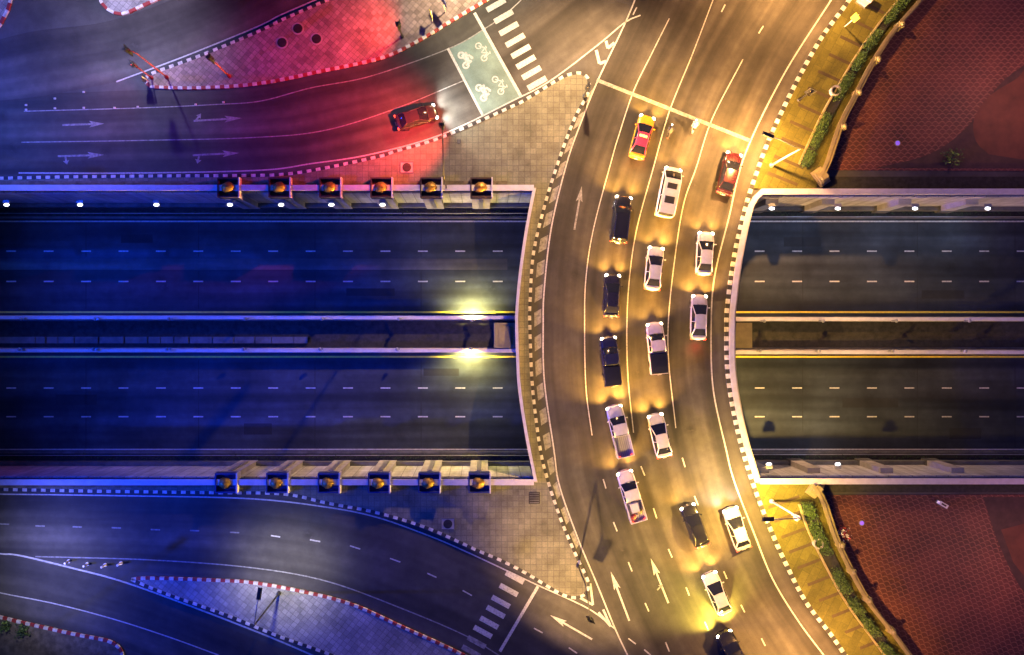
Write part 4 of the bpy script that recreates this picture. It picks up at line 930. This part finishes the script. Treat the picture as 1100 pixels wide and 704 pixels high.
# motorcycles and riders
def skin_body(name, joints, edges, radii, mat, parent=None, loc=(0,0,0)):
    me = bpy.data.meshes.new(name); me.from_pydata(joints, edges, []); o = bpy.data.objects.new(name, me); scene.collection.objects.link(o)
    if not me.skin_vertices: 
        bm = bmesh.new(); bm.from_mesh(me); bm.verts.layers.skin.verify(); bm.to_mesh(me); bm.free()
    for k, r in enumerate(radii): me.skin_vertices[0].data[k].radius = (r, r)
    me.skin_vertices[0].data[0].use_root = True
    s = o.modifiers.new('skin', 'SKIN'); s.use_smooth_shade = True; b = o.modifiers.new('sub', 'SUBSURF'); b.levels = 1; b.render_levels = 2
    me.materials.append(mat)
    if parent: o.parent = parent
    o.location = loc; return o
def motorbike(c, heading, col, label, rlabel, shirt, z=.012):
    p = W(c[0], c[1], z); o = empty('motorcycle', (p.x, p.y, z), -R(heading)); tag(o, label, 'motorcycle', 'motorcycles'); pm = paint('motorcycle paint', col)
    for yy in (.62, -.62):
        mb = MB(); n = 20; vs = []
        for k in range(n):
            a = 2*math.pi*k/n; ca, sa = math.cos(a), math.sin(a)
            vs += [(-.05,yy+ca*.24,.29+sa*.24),(-.04,yy+ca*.29,.29+sa*.29),(.04,yy+ca*.29,.29+sa*.29),(.05,yy+ca*.24,.29+sa*.24)]
        mb.add(vs, [(4*k+j, 4*((k+1)%n)+j, 4*((k+1)%n)+(j+1)%4, 4*k+(j+1)%4) for k in range(n) for j in range(4)]); w = mb.build('wheel', M['tyre'], o)
        mb = MB(); mb.tube([(-.06,yy,.29),(.06,yy,.29)], .05, 8)
        for k in range(5): a = k*2*math.pi/5; mb.tube([(0,yy,.29),(0,yy+math.cos(a)*.24,.29+math.sin(a)*.24)], .015, 5)
        mb.build('rim', M['chrome'], w)
    mb = MB(); mb.ball((0,-.1,.52), .15,.5,.2, 12, 8); mb.ball((0,.42,.62), .2,.13,.28, 10, 7); mb.ball((0,-.6,.7), .12,.3,.1, 10, 6); mb.build('body', pm, o, True)
    mb = MB(); mb.ball((0,-.3,.76), .14,.36,.06, 10, 6); mb.build('seat', M['dark'], o, True)
    mb = MB(); mb.tube([(-.33,.28,1.0),(-.1,.4,1.0),(.1,.4,1.0),(.33,.28,1.0)], .02, 6); mb.tube([(0,.4,1.0),(0,.62,.3)], .035, 6); mb.build('handlebar', M['dark'], o)
    mb = MB(); mb.ball((0,.56,.86), .09,.07,.08, 10, 6); mb.build('headlight', M['em_cool'], o, True)
    mb = MB(); mb.box(-.08,.08,-.93,-.87,.66,.73); mb.build('taillight', M['em_tail'], o)
    light('SPOT', (0,.68,.86), (1,.9,.7), 70, o, aim((0,1,-.3)), angle=R(80), blend=.8, radius=.05)
    r = empty('person', o.location.copy(), -R(heading)); tag(r, rlabel, 'person', 'motorcycle riders')
    J = [(0,-.3,.86),(0,-.22,1.1),(0,-.12,1.36),(0,-.06,1.5),(0,-.02,1.6),(-.18,-.12,1.38),(-.30,.06,1.14),(-.30,.27,1.03),(.18,-.12,1.38),(.30,.06,1.14),(.30,.27,1.03),
         (-.12,-.26,.86),(-.2,.12,.80),(-.2,-.06,.40),(-.2,.08,.36),(.12,-.26,.86),(.2,.12,.80),(.2,-.06,.40),(.2,.08,.36)]
    E = [(0,1),(1,2),(2,3),(3,4),(2,5),(5,6),(6,7),(2,8),(8,9),(9,10),(0,11),(11,12),(12,13),(13,14),(0,15),(15,16),(16,17),(17,18)]
    RR = [.15,.14,.15,.06,.07,.08,.052,.035,.08,.052,.035,.11,.08,.055,.04,.11,.08,.055,.04]
    skin_body('body', J, E, RR, shirt, r)
    mb = MB(); mb.ball((0,-.01,1.66), .135,.155,.15, 12, 8); mb.build('helmet', paint('helmet', col), r, True)
motorbike((744,137), 17, (.5,.5,.52), 'motorcycle with lit headlamp on the upper stop line', 'person in pale shirt and grey helmet riding the motorcycle on the upper stop line', plain('shirt', (.5,.48,.45), .8))
motorbike((718,142), 18, (.03,.03,.03), 'black motorcycle with lit headlamp between the taxi and the upper stop line', 'person in dark jacket and black helmet riding the black motorcycle beside the taxi', plain('jacket', (.05,.05,.06), .8))
